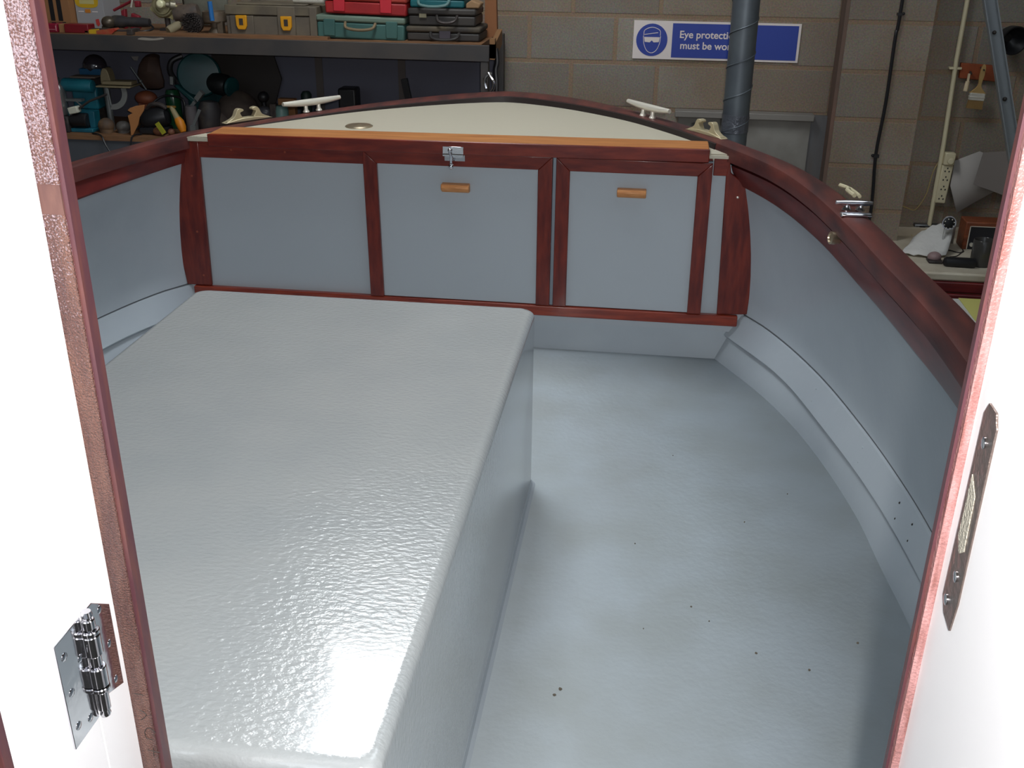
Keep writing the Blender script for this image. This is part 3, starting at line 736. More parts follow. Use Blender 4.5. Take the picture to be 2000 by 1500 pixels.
mt = Matrix.Translation((1.560, 5.2, .85)) @ Matrix.Rotation(radians(-19.5), 4, 'Y')
obj('channel_web', MB().box(-.028, .028, 0, .004, -.9, .9, mtx=mt), STR, st)
obj('channel_flange', MB().box(-.028, -.023, -.03, .004, -.9, .9, mtx=mt).box(.023, .028, -.03, .004, -.9, .9, mtx=mt), STR, st)
obj('bolt', MB().ball((0, -.004, -.13), .010, mtx=mt).ball((0, -.004, .18), .009, mtx=mt), DARK, st)
tag(obj('round_lamp_head', MB().lathe([(.02, .10), (.045, .085), (.062, .05), (.068, 0), (.062, 0), (.050, .035), (.018, .06), (0, .06)], (1.69, 5.50, .955), (-.25, .9, .1), 32), BLACK),
    'round black bowl shape behind the metal strut, at the right edge', 'lamp')

# ------------------------------------------------------------------ right-hand bench
WT = mat('cream_worktop', srgb(198, 190, 172), .5, col2=srgb(170, 158, 138), nscale=6)
rb = thing('worktop_bench', 'cream worktop bench with dark red front rails against the block wall', 'bench', (1.9, 5.3, -1))
obj('worktop', MB().box(1.20, 3.0, 4.985, 5.615, -.102, -.060), WT, rb, bevel=.01)
obj('back_upstand', MB().box(1.315, 3.0, 5.60, 5.65, -.102, -.010), WT, rb, bevel=.004)
REDB = mat('dark_red_rail', srgb(112, 34, 34), .4, col2=srgb(88, 26, 30), nscale=8, stretch=(1, 6, 6))
obj('front_rail', MB().box(1.18, 3.0, 4.975, 5.0, -.155, -.103).box(1.18, 3.0, 4.960, 4.985, -.225, -.158), REDB, rb, bevel=.006)
for (x, y) in [(1.3, 5.0), (2.9, 5.0), (1.3, 5.55), (2.9, 5.55)]: obj('leg', MB().box(x - .03, x + .03, y - .01, y + .05, -1, -.102), REDB, rb)
lb = thing('low_table', 'pale table edge with a yellow patch below the red bench rail', 'table', (1.6, 4.6, -1))
obj('tabletop', MB().box(1.25, 2.6, 4.30, 4.85, -.16, -.14), mat('pale_board', srgb(205, 205, 200), .6), lb, bevel=.004)
obj('yellow_patch', MB().box(1.47, 2.6, 4.33, 4.85, -.1398, -.137), mat('yellow_sheet', srgb(208, 204, 120), .6), lb)
for (x, y) in [(1.3, 4.35), (2.5, 4.35), (1.3, 4.8), (2.5, 4.8)]: obj('leg', MB().box(x - .02, x + .02, y - .02, y + .02, -1, -.16), REDB, lb)

BZ = -.060
rows = []
for k, (yy, zz) in enumerate([(5.22, 0), (5.27, .018), (5.32, .05), (5.38, .085), (5.43, .115), (5.45, .09)]):
    rows.append([(1.262 + .03 * k + q * (.22 - .012 * k), yy + .01 * sin(q * 9 + k), BZ + .006 + zz * (.45 + .8 * q * (1.2 - .35 * q)) + .012 * abs(sin(q * 11 + k * 1.7))) for q in [j / 10 for j in range(11)]])
rows.append([(p[0] + .01, p[1] + .03, BZ + .004) for p in rows[-1]])
tag(obj('paper_towel', MB().loft(rows), mat('white_tissue', srgb(205, 204, 200), .9, bump=.4, bscale=30), solid=.004), 'crumpled white cloth lying on the cream worktop', 'cloth')
gz = thing('desk_magnifier', 'black round magnifier with bright rim on a slim clear stand', 'magnifier', (1.47, 5.32, BZ))
obj('stand', MB().lathe([(.030, 0), (.030, .004), (.010, .010), (.006, .02), (.006, .125), (.003, .13)], (1.485, 5.33, BZ), (0, 0, 1), 20), mat('clear_stem', (.8, .8, .78), .15, trans=.7), gz)
obj('rim', MB().lathe([(.026, -.006), (.034, -.006), (.035, 0), (.034, .008), (.027, .008)], (1.497, 5.33, .095), (0, -1, .15), 24), CHROME, gz)
obj('lens_cap', MB().lathe([(.029, -.004), (.029, .009), (.020, .013), (0, .014)], (1.497, 5.33, .095), (0, -1, .15), 24), BLACK, gz)
mb = MB()
for k in range(8):
    a = k * pi / 4 + .3; mb.ball((1.497 + .024 * cos(a), 5.317, .093 + .024 * sin(a)), .0035, seg=8)
obj('led_dots', mb, CLEATM, gz)
ga = thing('tape_dispenser', 'small dusky pink and grey rounded gadget on the cream worktop', 'gadget', (1.42, 5.15, BZ))
obj('dome_body', MB().ball((1.415, 5.17, BZ + .022), .032, (1.05, 1, .8)), mat('dusky_pink', srgb(146, 122, 122), .5), ga)
obj('base', MB().box(1.380, 1.448, 5.12, 5.19, BZ, BZ + .014), DARK, ga, bevel=.006)
tag(obj('glasses_case', MB().lathe([(0, 0), (.016, .003), (.024, .012), (.025, .03), (.025, .135), (.022, .148), (0, .152)], (1.440, 5.10, BZ + .022), (1, -.05, -.0), 20), BLACK), 'long black rounded case on the front of the cream worktop', 'case')
ra = thing('radio', 'brown wooden cased radio with dark front on the cream worktop', 'radio', (1.70, 5.47, BZ))
obj('wooden_case', MB().box(1.603, 1.86, 5.40, 5.52, BZ, .085), mat('radio_wood', srgb(140, 76, 46), .5, col2=srgb(112, 58, 36), nscale=10, stretch=(1, 5, 5)), ra, bevel=.006)
obj('front_panel', MB().box(1.628, 1.85, 5.396, 5.401, BZ + .004, .062), mat('radio_front', srgb(34, 34, 42), .3), ra)
obj('front_bezel', MB().box(1.624, 1.854, 5.397, 5.3985, BZ + .001, BZ + .005).box(1.624, 1.628, 5.396, 5.400, BZ, .065).box(1.624, 1.854, 5.396, 5.400, .062, .065), CLEATM, ra)
obj('knob', MB().cyl((1.645, 5.397, -.03), (1.645, 5.385, -.03), .010, seg=16), CLEATM, ra)
jr = thing('brush_jar', 'dark straight sided jar in front of the radio', 'jar', (1.62, 5.12, BZ))
obj('jar_body', MB().lathe([(.046, 0), (.049, .006), (.049, .125), (.046, .130), (.043, .125), (.043, .01), (0, .01)], (1.625, 5.14, BZ), (0, 0, 1), 28), mat('smoky_glass', srgb(66, 64, 62), .2, spec=.6), jr)
tag(obj('lead_wire', MB().tube(sm([(1.50, 5.30, BZ + .003), (1.53, 5.36, BZ + .004), (1.57, 5.33, BZ + .003), (1.60, 5.35, BZ + .003), (1.605, 5.385, BZ + .003)], 5), .003, 6).tube(sm([(1.51, 5.25, BZ + .003), (1.55, 5.27, BZ + .003), (1.60, 5.36, BZ + .003)], 5), .0025, 6), DARK), 'thin dark lead lying on the worktop before the radio', 'wire')

# ================================================================== LEFT-HAND RACK AND ITS CLUTTER
SH = .922; LS = .420
rk = thing('storage_rack', 'dark steel framed storage rack with plywood shelves against the block wall', 'rack', (-2.2, 5.3, -1))
BEAM = mat('dark_steel_beam', srgb(80, 74, 70), .55, .2, col2=srgb(60, 60, 62), nscale=3, bump=.05, bscale=40)
PLY = mat('plywood_edge', srgb(132, 94, 62), .7, col2=srgb(108, 78, 54), nscale=10, stretch=(1, 5, 30))
obj('front_beam', MB().box(-3.9, -.800, 5.045, 5.06, .846, .921), BEAM, rk, bevel=.002)
for (xa, xb) in [(-3.88, -1.835), (-1.800, -1.380), (-1.340, -.845)]: obj('back_panel_or_shade_sheet', MB().box(xa, xb, 5.60, 5.612, LS, .89), mat('shaded_wall_blue_grey', srgb(88, 90, 104), .7), rk)  # added sheets, their colour holds the shade on the block wall behind
for xa in (-1.838, -1.380): obj('wall_joint_strip', MB().box(xa, xa + .04, 5.595, 5.612, LS, .89), mat('wall_joint_brown', srgb(84, 78, 76), .7), rk)  # strips standing for the block joints of the shaded wall
ob_ = obj('upper_shelf', MB().box(-3.9, -.84, 5.062, 5.62, .895, SH), PLY, rk)
obj('lower_shelf', MB().box(-3.9, -.84, 5.062, 5.62, LS - .022, LS), PLY, rk)
obj('lower_beam', MB().box(-3.9, -.86, 5.072, 5.085, .20, LS - .023), mat('blue_grey_board', srgb(78, 82, 88), .6), rk)
obj('shelf_lip', MB().box(-2.85, -1.60, 5.09, 5.14, SH, SH + .012), PLY, rk)
for (x, y) in [(-.842, 5.05), (-.842, 5.56), (-3.85, 5.05), (-3.85, 5.56)]: obj('upright', MB().box(x, x + .036, y, y + .05, -1, .846 if y < 5.1 else .92), BEAM, rk, bevel=.002)
bk = obj('end_bracket', MB().prism([(5.062, .925), (5.30, .97), (5.30, .90), (5.062, .855)], 'x', -.80, -.775).box(-.8, -.775, 5.062, 5.10, .86, .95), mat('tan_wood', srgb(132, 96, 62), .7), rk)
obj('paint_smear', MB().prism(sm([(-2.552, .906), (-2.53, .915), (-2.47, .912), (-2.43, .917), (-2.415, .912), (-2.44, .906), (-2.47, .903), (-2.50, .902)], 3, True), 'y', 5.0440, 5.0452), mat('white_smear', srgb(150, 144, 134), .8), rk)
tag(obj('chrome_hook', MB().tube(sm([(-.800, 5.02, .80), (-.785, 5.01, .78), (-.770, 5.0, .76), (-.772, 5.0, .735), (-.785, 5.0, .715)], 4), .007, 8).tube(sm([(-.79, 5.03, .80), (-.815, 5.01, .77), (-.805, 5.0, .73)], 4), .009, 8), CHROME), 'shiny metal clamp hanging on the end of the rack', 'clamp')
tag(obj('hanging_hose', MB().tube(sm([(-.778, 5.12, .90), (-.770, 5.11, .84), (-.776, 5.10, .80), (-.770, 5.09, .72), (-.78, 5.08, .5)], 5), .012, 10), BLACK), 'short black hose hanging from the rack end', 'hose')

# --- upper shelf
CARD = mat('cardboard', srgb(146, 104, 68), .8)
cb = thing('cardboard_box', 'brown cardboard box with two black printed bars on the upper shelf', 'box', (-3.15, 5.35, SH))
obj('carton_body', MB().box(-3.34, -3.004, 5.25, 5.50, SH, 1.25), CARD, cb, bevel=.002)
obj('printed_bars', MB().box(-3.114, -3.090, 5.2492, 5.25, .962, 1.2).box(-3.072, -3.048, 5.2492, 5.25, .962, 1.2).box(-3.125, -3.035, 5.2492, 5.25, .952, .957), BLACK, cb)
cb = thing('carton', 'pale grey carton with rounded yellow label on the upper shelf', 'box', (-2.93, 5.35, SH))
obj('carton_body', MB().box(-3.000, -2.846, 5.30, 5.48, SH, 1.22), mat('grey_card', srgb(150, 150, 152), .7), cb, bevel=.002)
obj('yellow_label', MB().prism(sm([(-2.995, 1.045), (-2.975, 1.028), (-2.93, 1.024), (-2.888, 1.028), (-2.872, 1.045), (-2.872, 1.085), (-2.888, 1.10), (-2.975, 1.10), (-2.995, 1.085)], 3, True), 'y', 5.2985, 5.30), mat('label_yellow', srgb(196, 160, 30), .6), cb)
obj('label_inner', MB().box(-2.972, -2.893, 5.2978, 5.2986, 1.043, 1.080), mat('label_pale', srgb(190, 182, 120), .6), cb)
obj('label_mark', MB().box(-2.948, -2.918, 5.2985, 5.30, 1.000, 1.018), mat('label_orange', srgb(190, 120, 40), .6), cb)
obj('red_mark', MB().prism([(-2.898, .968), (-2.880, .972), (-2.876, .945), (-2.886, .934), (-2.896, .944)], 'y', 5.2985, 5.30), mat('mark_red', srgb(180, 60, 56), .6), cb)
obj('grey_lines', MB().box(-2.985, -2.955, 5.2988, 5.30, 1.004, 1.008).box(-2.910, -2.880, 5.2988, 5.30, 1.004, 1.008), SIGNW, cb)
tl = thing('lens_box', 'translucent pink red plastic lens box at the left end of the upper shelf', 'plastic box', (-3.06, 5.12, SH))
obj('lens_body', MB().box(-3.14, -2.996, 5.09, 5.16, SH, .965), mat('pink_lens', srgb(132, 26, 50), .2, coat=.5), tl, bevel=.006)
obj('lens_tab', MB().box(-3.045, -3.000, 5.087, 5.091, .936, .938).box(-3.003, -3.0, 5.087, 5.091, .930, .955), mat('lens_glint', srgb(200, 130, 140), .3), tl)
tag(obj('wood_offcut', MB().box(-2.992, -2.963, 5.10, 5.15, SH, .962), CARD, bevel=.002), 'small tan block between the two red plastic boxes', 'block')
tag(obj('plastic_box', MB().box(-2.958, -2.830, 5.09, 5.16, SH, .964), mat('maroon_plastic', srgb(116, 26, 34), .35), bevel=.004), 'oblong maroon plastic box in front of the pale grey carton', 'plastic box')
lf = thing('folded_card', 'small folded red and yellow card on the upper shelf edge', 'card', (-2.76, 5.1, SH))
obj('yellow_half', MB().prism([(-2.826, SH), (-2.785, SH), (-2.785, .943), (-2.826, .940)], 'y', 5.085, 5.12), mat('label_yellow', (1, 1, 1)), lf)
obj('red_half', MB().prism([(-2.784, SH), (-2.705, SH + .001), (-2.680, .942), (-2.690, .950), (-2.784, .938)], 'y', 5.08, 5.13), mat('card_red', srgb(170, 48, 36), .6, col2=srgb(150, 92, 60), nscale=20), lf)
gr = thing('angle_grinder', 'dark grey angle grinder lying on the upper shelf', 'power tool', (-2.68, 5.2, SH))
obj('motor_body', MB().lathe([(.0, 0), (.024, .004), (.030, .02), (.030, .06), (.024, .08), (.023, .17), (.020, .20), (0, .205)], (-2.770, 5.22, SH + .048), (1, .05, -.02), 20), DUSTY, gr)
obj('gear_head', MB().ball((-2.775, 5.2, SH + .045), .036, (1, 1, .85)), mat('dull_alloy', srgb(92, 84, 72), .4, .6), gr)
obj('guard', MB().lathe([(.048, 0), (.048, .012), (.03, .016), (0, .016)], (-2.765, 5.20, SH + .004), (.3, -.1, 1), 24), mat('dull_alloy', (1, 1, 1)), gr)
obj('flex', MB().tube(sm([(-2.58, 5.23, SH + .045), (-2.54, 5.20, SH + .02), (-2.57, 5.15, SH + .01), (-2.66, 5.13, SH + .008), (-2.72, 5.14, SH + .008)], 5), .005, 8), BLACK, gr)
REDT = mat('tool_red', srgb(132, 34, 46), .5)
cl = thing('sash_clamp', 'dusty red bar clamp propped behind the angle grinder', 'clamp', (-2.74, 5.35, SH))
obj('clamp_bar', MB().tube([(-2.822, 5.36, 1.010), (-2.70, 5.34, 1.062)], .007, 8), REDT, cl)
obj('clamp_jaw', MB().prism([(-2.775, SH), (-2.758, SH), (-2.752, 1.02), (-2.775, 1.01)], 'y', 5.34, 5.37).prism([(-2.735, SH), (-2.685, SH), (-2.680, .985), (-2.720, 1.00)], 'y', 5.34, 5.37).box(-2.69, -2.665, 5.33, 5.36, 1.03, 1.06), REDT, cl, bevel=.004)
obj('clamp_screw', MB().tube([(-2.705, 5.32, 1.03), (-2.685, 5.32, 1.09)], .005, 8), CLEATM, cl)
hl = thing('fog_lamp', 'old cream enamelled round lamp unit with a bright centre, on the upper shelf', 'lamp', (-2.515, 5.3, SH))
mt = None
DIR = (.02, -1, .12)
obj('flange', MB().prism([(-2.590, 1.025), (-2.575, 1.045), (-2.55, 1.10), (-2.49, 1.105), (-2.455, 1.055), (-2.44, 1.045), (-2.46, 1.01), (-2.47, .975), (-2.485, .985), (-2.545, .985), (-2.57, 1.01)], 'y', 5.285, 5.295), mat('old_cream', srgb(176, 168, 120), .5), hl, bevel=.002)
obj('reflector_bowl', MB().lathe([(.060, -.02), (.060, 0), (.054, .012), (.050, .004), (.044, .004), (.042, .014), (.036, .014), (.033, .004), (.022, .004)], (-2.515, 5.285, 1.045), DIR, 32), mat('lamp_bowl', srgb(150, 142, 110), .35, .4), hl)
obj('bulb_cap', MB().lathe([(.020, .0), (.019, .03), (.012, .036), (0, .037)], (-2.515, 5.28, 1.052), DIR, 24), mat('bright_cap', srgb(235, 232, 190), .25), hl)
obj('stem', MB().cyl((-2.51, 5.31, SH), (-2.512, 5.31, 1.02), .014).box(-2.55, -2.47, 5.29, 5.34, SH, SH + .012), DARK, hl)
dr = thing('cordless_drill', 'dusty brown power drill with pale nose behind the wire cup brush', 'power tool', (-2.40, 5.3, SH))
obj('drill_body', MB().lathe([(0, 0), (.030, .005), (.040, .03), (.042, .09), (.034, .13), (0, .14)], (-2.335, 5.31, 1.025), (-1, -.1, -.2), 20), mat('dusty_brown', srgb(104, 90, 78), .6, col2=srgb(70, 62, 58), nscale=20), dr)
obj('handle', MB().prism([(-2.40, SH), (-2.35, SH), (-2.345, 1.0), (-2.39, 1.0)], 'y', 5.30, 5.33), DUSTY, dr, bevel=.008)
obj('chuck', MB().lathe([(.024, 0), (.022, .025), (.014, .032), (.011, .046), (0, .047)], (-2.455, 5.295, 1.045), (-.8, -.5, .15), 18), mat('pale_alloy', srgb(140, 134, 116), .4, .5), dr)
tag(obj('rubber_mallet', MB().lathe([(.018, 0), (.021, .01), (.021, .06), (.016, .075), (0, .077)], (-2.425, 5.12, SH + .019), (.55, .8, .38), 18), mat('putty_rubber', srgb(136, 126, 100), .7)), 'pale putty coloured cylinder end resting on the upper shelf', 'mallet')
mb = MB()
for k in range(70):
    a = k * 2.4; rr = .010 + .042 * (k / 70) ** .5
    mb.tube([(-2.318 + rr * .8 * cos(a), 5.18, .975 + rr * .8 * sin(a)), (-2.318 + rr * cos(a), 5.145 + .01 * random.random(), .975 + rr * sin(a))], .0035, 4)
wb = thing('wire_cup_brush', 'round dark wire cup brush standing on the upper shelf', 'brush', (-2.318, 5.16, SH))
br_ = obj('bristles', mb, DARK, wb); br_['kind'] = 'stuff'
obj('cup', MB().lathe([(.015, .06), (.030, .055), (.048, .03), (.050, 0)], (-2.318, 5.175, .974), (0, 1, 0), 24), DARK, wb)
pt = thing('cast_bracket', 'brown grey cast metal bracket beside the grey toolbox', 'bracket', (-2.22, 5.2, SH))
PO = mat('brown_cast', srgb(122, 108, 92), .55, .2, col2=srgb(92, 80, 66), nscale=24)
obj('rim_ring', MB().lathe([(.058, 0), (.062, .006), (.060, .05), (.052, .052), (.050, .01), (.03, .004)], (-2.225, 5.24, SH + .055), (0, 0, 1), 26), PO, pt)
obj('foot', MB().lathe([(.040, 0), (.036, .012), (.020, .03), (.022, .055)], (-2.225, 5.235, SH), (0, 0, 1), 20).box(-2.20, -2.172, 5.20, 5.23, SH, SH + .06), PO, pt)
tag(obj('blue_marker', MB().tube([(-2.206, 5.16, .990), (-2.212, 5.165, 1.080)], .0115, 10), mat('pen_blue', srgb(40, 106, 170), .4)), 'bright blue stick standing up beside the grey toolbox', 'stick')

YEL = mat('latch_yellow', srgb(214, 150, 24), .45)
BOXG = mat('dusty_toolbox_grey', srgb(84, 78, 72), .65, col2=srgb(110, 100, 84), nscale=7, bump=.05, bscale=60)
tb = thing('toolbox', 'dusty grey toolbox with two yellow latches on the upper shelf', 'toolbox', (-1.9, 5.24, SH))
obj('case_body', MB().box(-2.128, -1.664, 5.145, 5.37, SH + .001, 1.020), BOXG, tb, bevel=.006)
obj('lid', MB().box(-2.130, -1.662, 5.140, 5.375, 1.023, 1.068).box(-2.07, -1.72, 5.15, 5.36, 1.068, 1.076), mat('toolbox_lid_dust', srgb(116, 106, 86), .7, col2=srgb(92, 84, 72), nscale=9), tb, bevel=.007)
for (xa, xb, zt) in [(-2.105, -1.985, 1.02), (-1.862, -1.772, 1.065), (-1.700, -1.664, 1.065)]: obj('front_rib', MB().box(xa, xb, 5.135, 5.15, SH + .004, zt), BOXG, tb, bevel=.003)
for cx_ in (-2.043, -1.815):
    la = obj('latch', MB().prism([(cx_ - .028, 1.022), (cx_ + .028, 1.022), (cx_ + .027, .975), (cx_ + .018, .956), (cx_ - .018, .956), (cx_ - .027, .975)], 'y', 5.122, 5.136), YEL, tb, bevel=.003)
    la['label'] = 'yellow latch'
    obj('latch_recess', MB().box(cx_ - .010, cx_ + .010, 5.1205, 5.123, .977, 1.008), DARK, la)
tag(obj('metal_tube', MB().cyl((-1.80, 5.22, 1.090), (-1.63, 5.19, 1.090), .013, seg=16), CLEATM), 'bright metal tube lying on top of the grey toolbox', 'tube')


def case(name, label, x0, x1, y0, y1, z0, z1, body, lidm, group=None, tilt=0., latches=(), lm=None, handle=None, hm=None, seam=.5):
    t = thing(name, label, 'tool case', ((x0 + x1) / 2, (y0 + y1) / 2, z0), group)
    mt = rot(((x0 + x1) / 2, (y0 + y1) / 2, z0), 'Y', tilt); zs = z0 + (z1 - z0) * seam
    obj('case_base', MB().box(x0 + .004, x1 - .004, y0 + .004, y1, z0, zs - .002, mtx=mt), body, t, bevel=.008)
    obj('case_lid', MB().box(x0, x1, y0, y1, zs, z1, mtx=mt), lidm, t, bevel=.009)
    for xc in latches: obj('latch', MB().box(xc - .028, xc + .028, y0 - .008, y0 + .003, z0 + .012, z1 - .018, mtx=mt), lm or body, t, bevel=.003)
    if handle:
        xa, xb = handle; zh = zs
        obj('carry_handle', MB().tube(sm([(xa, y0 - .002, zh), (xa + .012, y0 - .03, zh - .022), ((xa + xb) / 2, y0 - .035, zh - .030), (xb - .012, y0 - .03, zh - .022), (xb, y0 - .002, zh)], 5), .007, 8, mtx=mt), hm or body, t)
    return t


TEAL = mat('faded_teal', srgb(66, 104, 98), .6, col2=srgb(54, 90, 86), nscale=6); TEALL = mat('teal_dusty_lid', srgb(104, 122, 108), .65)
case('tool_case', 'faded teal tool case under the red one on the upper shelf', -1.668, -1.226, 5.13, 5.38, SH + .001, 1.030, TEAL, TEALL, tilt=1.2, latches=(-1.60, -1.29), lm=TEAL, handle=(-1.52, -1.37), hm=mat('handle_dust', srgb(122, 106, 80), .7), seam=.72)
REDC = mat('red_case', srgb(170, 40, 40), .5, col2=srgb(146, 32, 36), nscale=5); REDL = mat('red_case_lid', srgb(168, 62, 52), .55)
case('tool_case', 'red tool case stacked on the faded teal one', -1.622, -1.212, 5.13, 5.37, 1.037, 1.145, REDC, REDL, tilt=1.2, latches=(-1.545, -1.315), lm=mat('red_bright_latch', srgb(196, 44, 56), .45), seam=.55)
BLK2 = mat('black_case', srgb(42, 40, 40), .55, col2=srgb(58, 54, 50), nscale=8)
DUSTL = mat('dust_covered_lid', srgb(98, 88, 70), .75, col2=srgb(56, 52, 48), nscale=6)
case('tool_case', 'black dust topped tool case at the bottom right of the upper shelf stack', -1.222, -.858, 5.14, 5.38, SH + .001, .990, BLK2, DUSTL, latches=(-1.03,), lm=mat('violet_grey_latch', srgb(70, 64, 72), .5), handle=(-1.10, -.96), seam=.6)
bc = case('tool_case', 'black tool case with wire handle, between the teal case and dust topped case', -1.214, -.880, 5.15, 5.38, .992, 1.072, BLK2, mat('black_case', (1, 1, 1)), handle=(-1.07, -.97), hm=mat('dull_wire', srgb(86, 80, 78), .4, .6), seam=.6)
obj('badge', MB().box(-1.155, -1.120, 5.142, 5.147, 1.030, 1.048), mat('badge_tan', srgb(130, 124, 100), .6), bc)
TEAL2 = mat('bright_teal', srgb(20, 92, 98), .5)
case('tool_case', 'bright teal case on top of the stack at the right', -1.208, -.936, 5.16, 5.36, 1.074, 1.18, TEAL2, TEAL2, handle=(-1.16, -1.01), hm=mat('teal_handle', srgb(96, 128, 126), .5), seam=.35)
tag(obj('sanding_pad', MB().prism([(-.932, 1.074), (-.868, 1.074), (-.858, 1.096), (-.905, 1.112), (-.930, 1.095)], 'y', 5.16, 5.26), mat('tan_pad', srgb(146, 116, 84), .8), bevel=.006), 'tan wedge shaped pad lying right of the bright teal case', 'pad')
tag(obj('wooden_batten', MB().prism([(-.880, SH), (-.815, SH), (-.822, 1.14), (-.876, 1.14)], 'y', 5.40, 5.44), mat('batten_wood', srgb(136, 88, 54), .7)), 'upright brown wooden batten behind the stack of cases', 'batten')

# --- lower shelf
TQ = mat('machine_turquoise', srgb(26, 108, 122), .45, col2=srgb(24, 86, 104), nscale=8)
sb = thing('spray_canister', 'silver canister standing at the left end of the lower shelf', 'canister', (-3.085, 5.15, LS))
obj('canister_body', MB().lathe([(.036, .0), (.040, .004), (.040, .125), (.034, .15), (.018, .165), (.016, .19), (0, .19)], (-3.09, 5.16, .502), (0, 0, 1), 24), mat('satin_silver', srgb(170, 168, 168), .3, .9), sb)
obj('neck_tube', MB().tube(sm([(-3.095, 5.16, .69), (-3.105, 5.15, .74), (-3.10, 5.14, .775), (-3.085, 5.12, .782)], 4), .006, 8), mat('satin_silver', (1, 1, 1)), sb)
tag(obj('battery_box', MB().box(-3.165, -3.032, 5.11, 5.24, LS, .501), DUSTY, bevel=.006), 'black box under the silver canister', 'box')
mc = thing('bench_machine', 'turquoise bench machine with open yoke base on the lower shelf', 'machine', (-2.98, 5.2, LS))
obj('base_plate', MB().box(-3.085, -2.912, 5.13, 5.32, LS, LS + .020), TQ, mc, bevel=.004)
obj('yoke', MB().prism([(-3.062, LS + .020), (-3.035, LS + .020), (-3.030, LS + .085), (-2.945, LS + .085), (-2.940, LS + .020), (-2.912, LS + .020), (-2.908, LS + .105), (-3.066, LS + .105)], 'y', 5.16, 5.22), TQ, mc, bevel=.003)
obj('column', MB().box(-3.045, -2.905, 5.21, 5.29, LS + .105, .645), TQ, mc, bevel=.010)
obj('motor_drum', MB().lathe([(.0, 0), (.030, .003), (.034, .012), (.034, .155), (.030, .165), (0, .168)], (-3.070, 5.185, .655), (1, 0, -.03), 24), TQ, mc)
obj('drum_dust', MB().box(-3.03, -2.89, 5.19, 5.26, .688, .696), mat('dust_top', srgb(106, 94, 84), .8), mc, bevel=.002)
obj('tool_rest', MB().box(-3.055, -2.965, 5.155, 5.19, .574, .586).tube([(-3.00, 5.16, .578), (-2.955, 5.15, .545)], .004, 8), mat('rest_steel', srgb(120, 124, 124), .4, .6), mc)
obj('black_roller', MB().lathe([(0, 0), (.034, .002), (.036, .01), (.036, .085), (.030, .09), (0, .09)], (-3.030, 5.150, LS + .062), (1, 0, 0), 20), BLACK, mc)
obj('white_block', MB().box(-3.022, -2.970, 5.110, 5.150, LS + .098, LS + .132, mtx=rot((-3, 5.13, .53), 'Y', -12)), mat('white_block', srgb(196, 196, 180), .5), mc, bevel=.004)
obj('lever', MB().tube([(-2.968, 5.13, .545), (-2.90, 5.12, .585), (-2.80, 5.12, .622)], .006, 8), DARK, mc)
dm = thing('grinder_dome', 'dark rounded dome with a bright glint above the turquoise machine', 'guard', (-2.96, 5.33, .70))
obj('dome_shell', MB().ball((-2.962, 5.34, .727), .064, (1, .9, .98), 28), mat('smoke_dome', srgb(46, 42, 48), .12, coat=.6), dm)
obj('blue_band', MB().box(-3.026, -2.905, 5.285, 5.40, .690, .722), mat('band_blue', srgb(22, 76, 112), .5), dm, bevel=.003)
obj('stand', MB().box(-2.99, -2.94, 5.33, 5.38, LS, .69), DARK, dm)
BG = mat('beige_alloy', srgb(142, 130, 102), .5, .2)
sw = thing('mitre_plate', 'beige metal saw table with upright guard and curved scale', 'saw', (-2.76, 5.2, LS))
obj('table_plate', MB().box(-2.872, -2.685, 5.15, 5.28, .650, .658).box(-2.845, -2.685, 5.17, 5.24, .662, .680), BG, sw, bevel=.003)
obj('guard_plate', MB().prism(sm([(-2.862, .66), (-2.860, .70), (-2.845, .738), (-2.822, .735), (-2.810, .70), (-2.808, .664)], 4), 'y', 5.19, 5.25), BG, sw, bevel=.004)
arc = []
for k in range(15):
    a = radians(-100 + k * 8.6); arc.append((-2.800 + .088 * cos(a), .625 + .088 * sin(a)))
for k in range(14, -1, -1):
    a = radians(-100 + k * 8.6); arc.append((-2.800 + .060 * cos(a), .625 + .060 * sin(a)))
obj('arc_scale', MB().prism(arc, 'y', 5.165, 5.170), mat('scale_grey', srgb(134, 136, 134), .4, .4), sw)
obj('pivot_arm', MB().tube([(-2.812, 5.16, .645), (-2.806, 5.16, .560)], .005, 8).cyl((-2.85, 5.22, LS), (-2.85, 5.22, .65), .016), mat('rest_steel', (1, 1, 1)), sw)
TERRA = mat('rust_brown', srgb(74, 54, 44), .7, col2=srgb(56, 42, 38), nscale=9)
tag(obj('leather_apron', MB().loft([[(-2.775, 5.42, .60), (-2.70, 5.40, .60), (-2.60, 5.42, .60)], [(-2.760, 5.38, .70), (-2.69, 5.35, .71), (-2.610, 5.38, .70)], [(-2.735, 5.42, .770), (-2.68, 5.40, .79), (-2.640, 5.43, .775)], [(-2.72, 5.47, .775), (-2.68, 5.46, .79), (-2.65, 5.48, .77)]]), TERRA, solid=.012, subd=1), 'dark brown leathery sheet hanging behind the saw table', 'leather')
tag(obj('wood_lump', MB().ball((-2.668, 5.28, .583), .052, (1.15, .9, .72)).box(-2.70, -2.62, 5.25, 5.31, LS, .56), mat('copper_brown', srgb(106, 56, 40), .55, col2=srgb(130, 74, 44), nscale=14)), 'reddish brown rounded lump above the tan leather piece', 'lump')
tag(obj('leather_piece', MB().prism([(-2.690, .548), (-2.675, .560), (-2.640, .572), (-2.592, .580), (-2.600, .550), (-2.628, .515), (-2.640, .480), (-2.678, .422), (-2.690, .421), (-2.686, .470), (-2.692, .522), (-2.665, .535)], 'y', 5.10, 5.106), mat('tan_suede', srgb(166, 112, 66), .8), bevel=.002), 'pointed tan leather piece hanging over the lower shelf', 'leather')
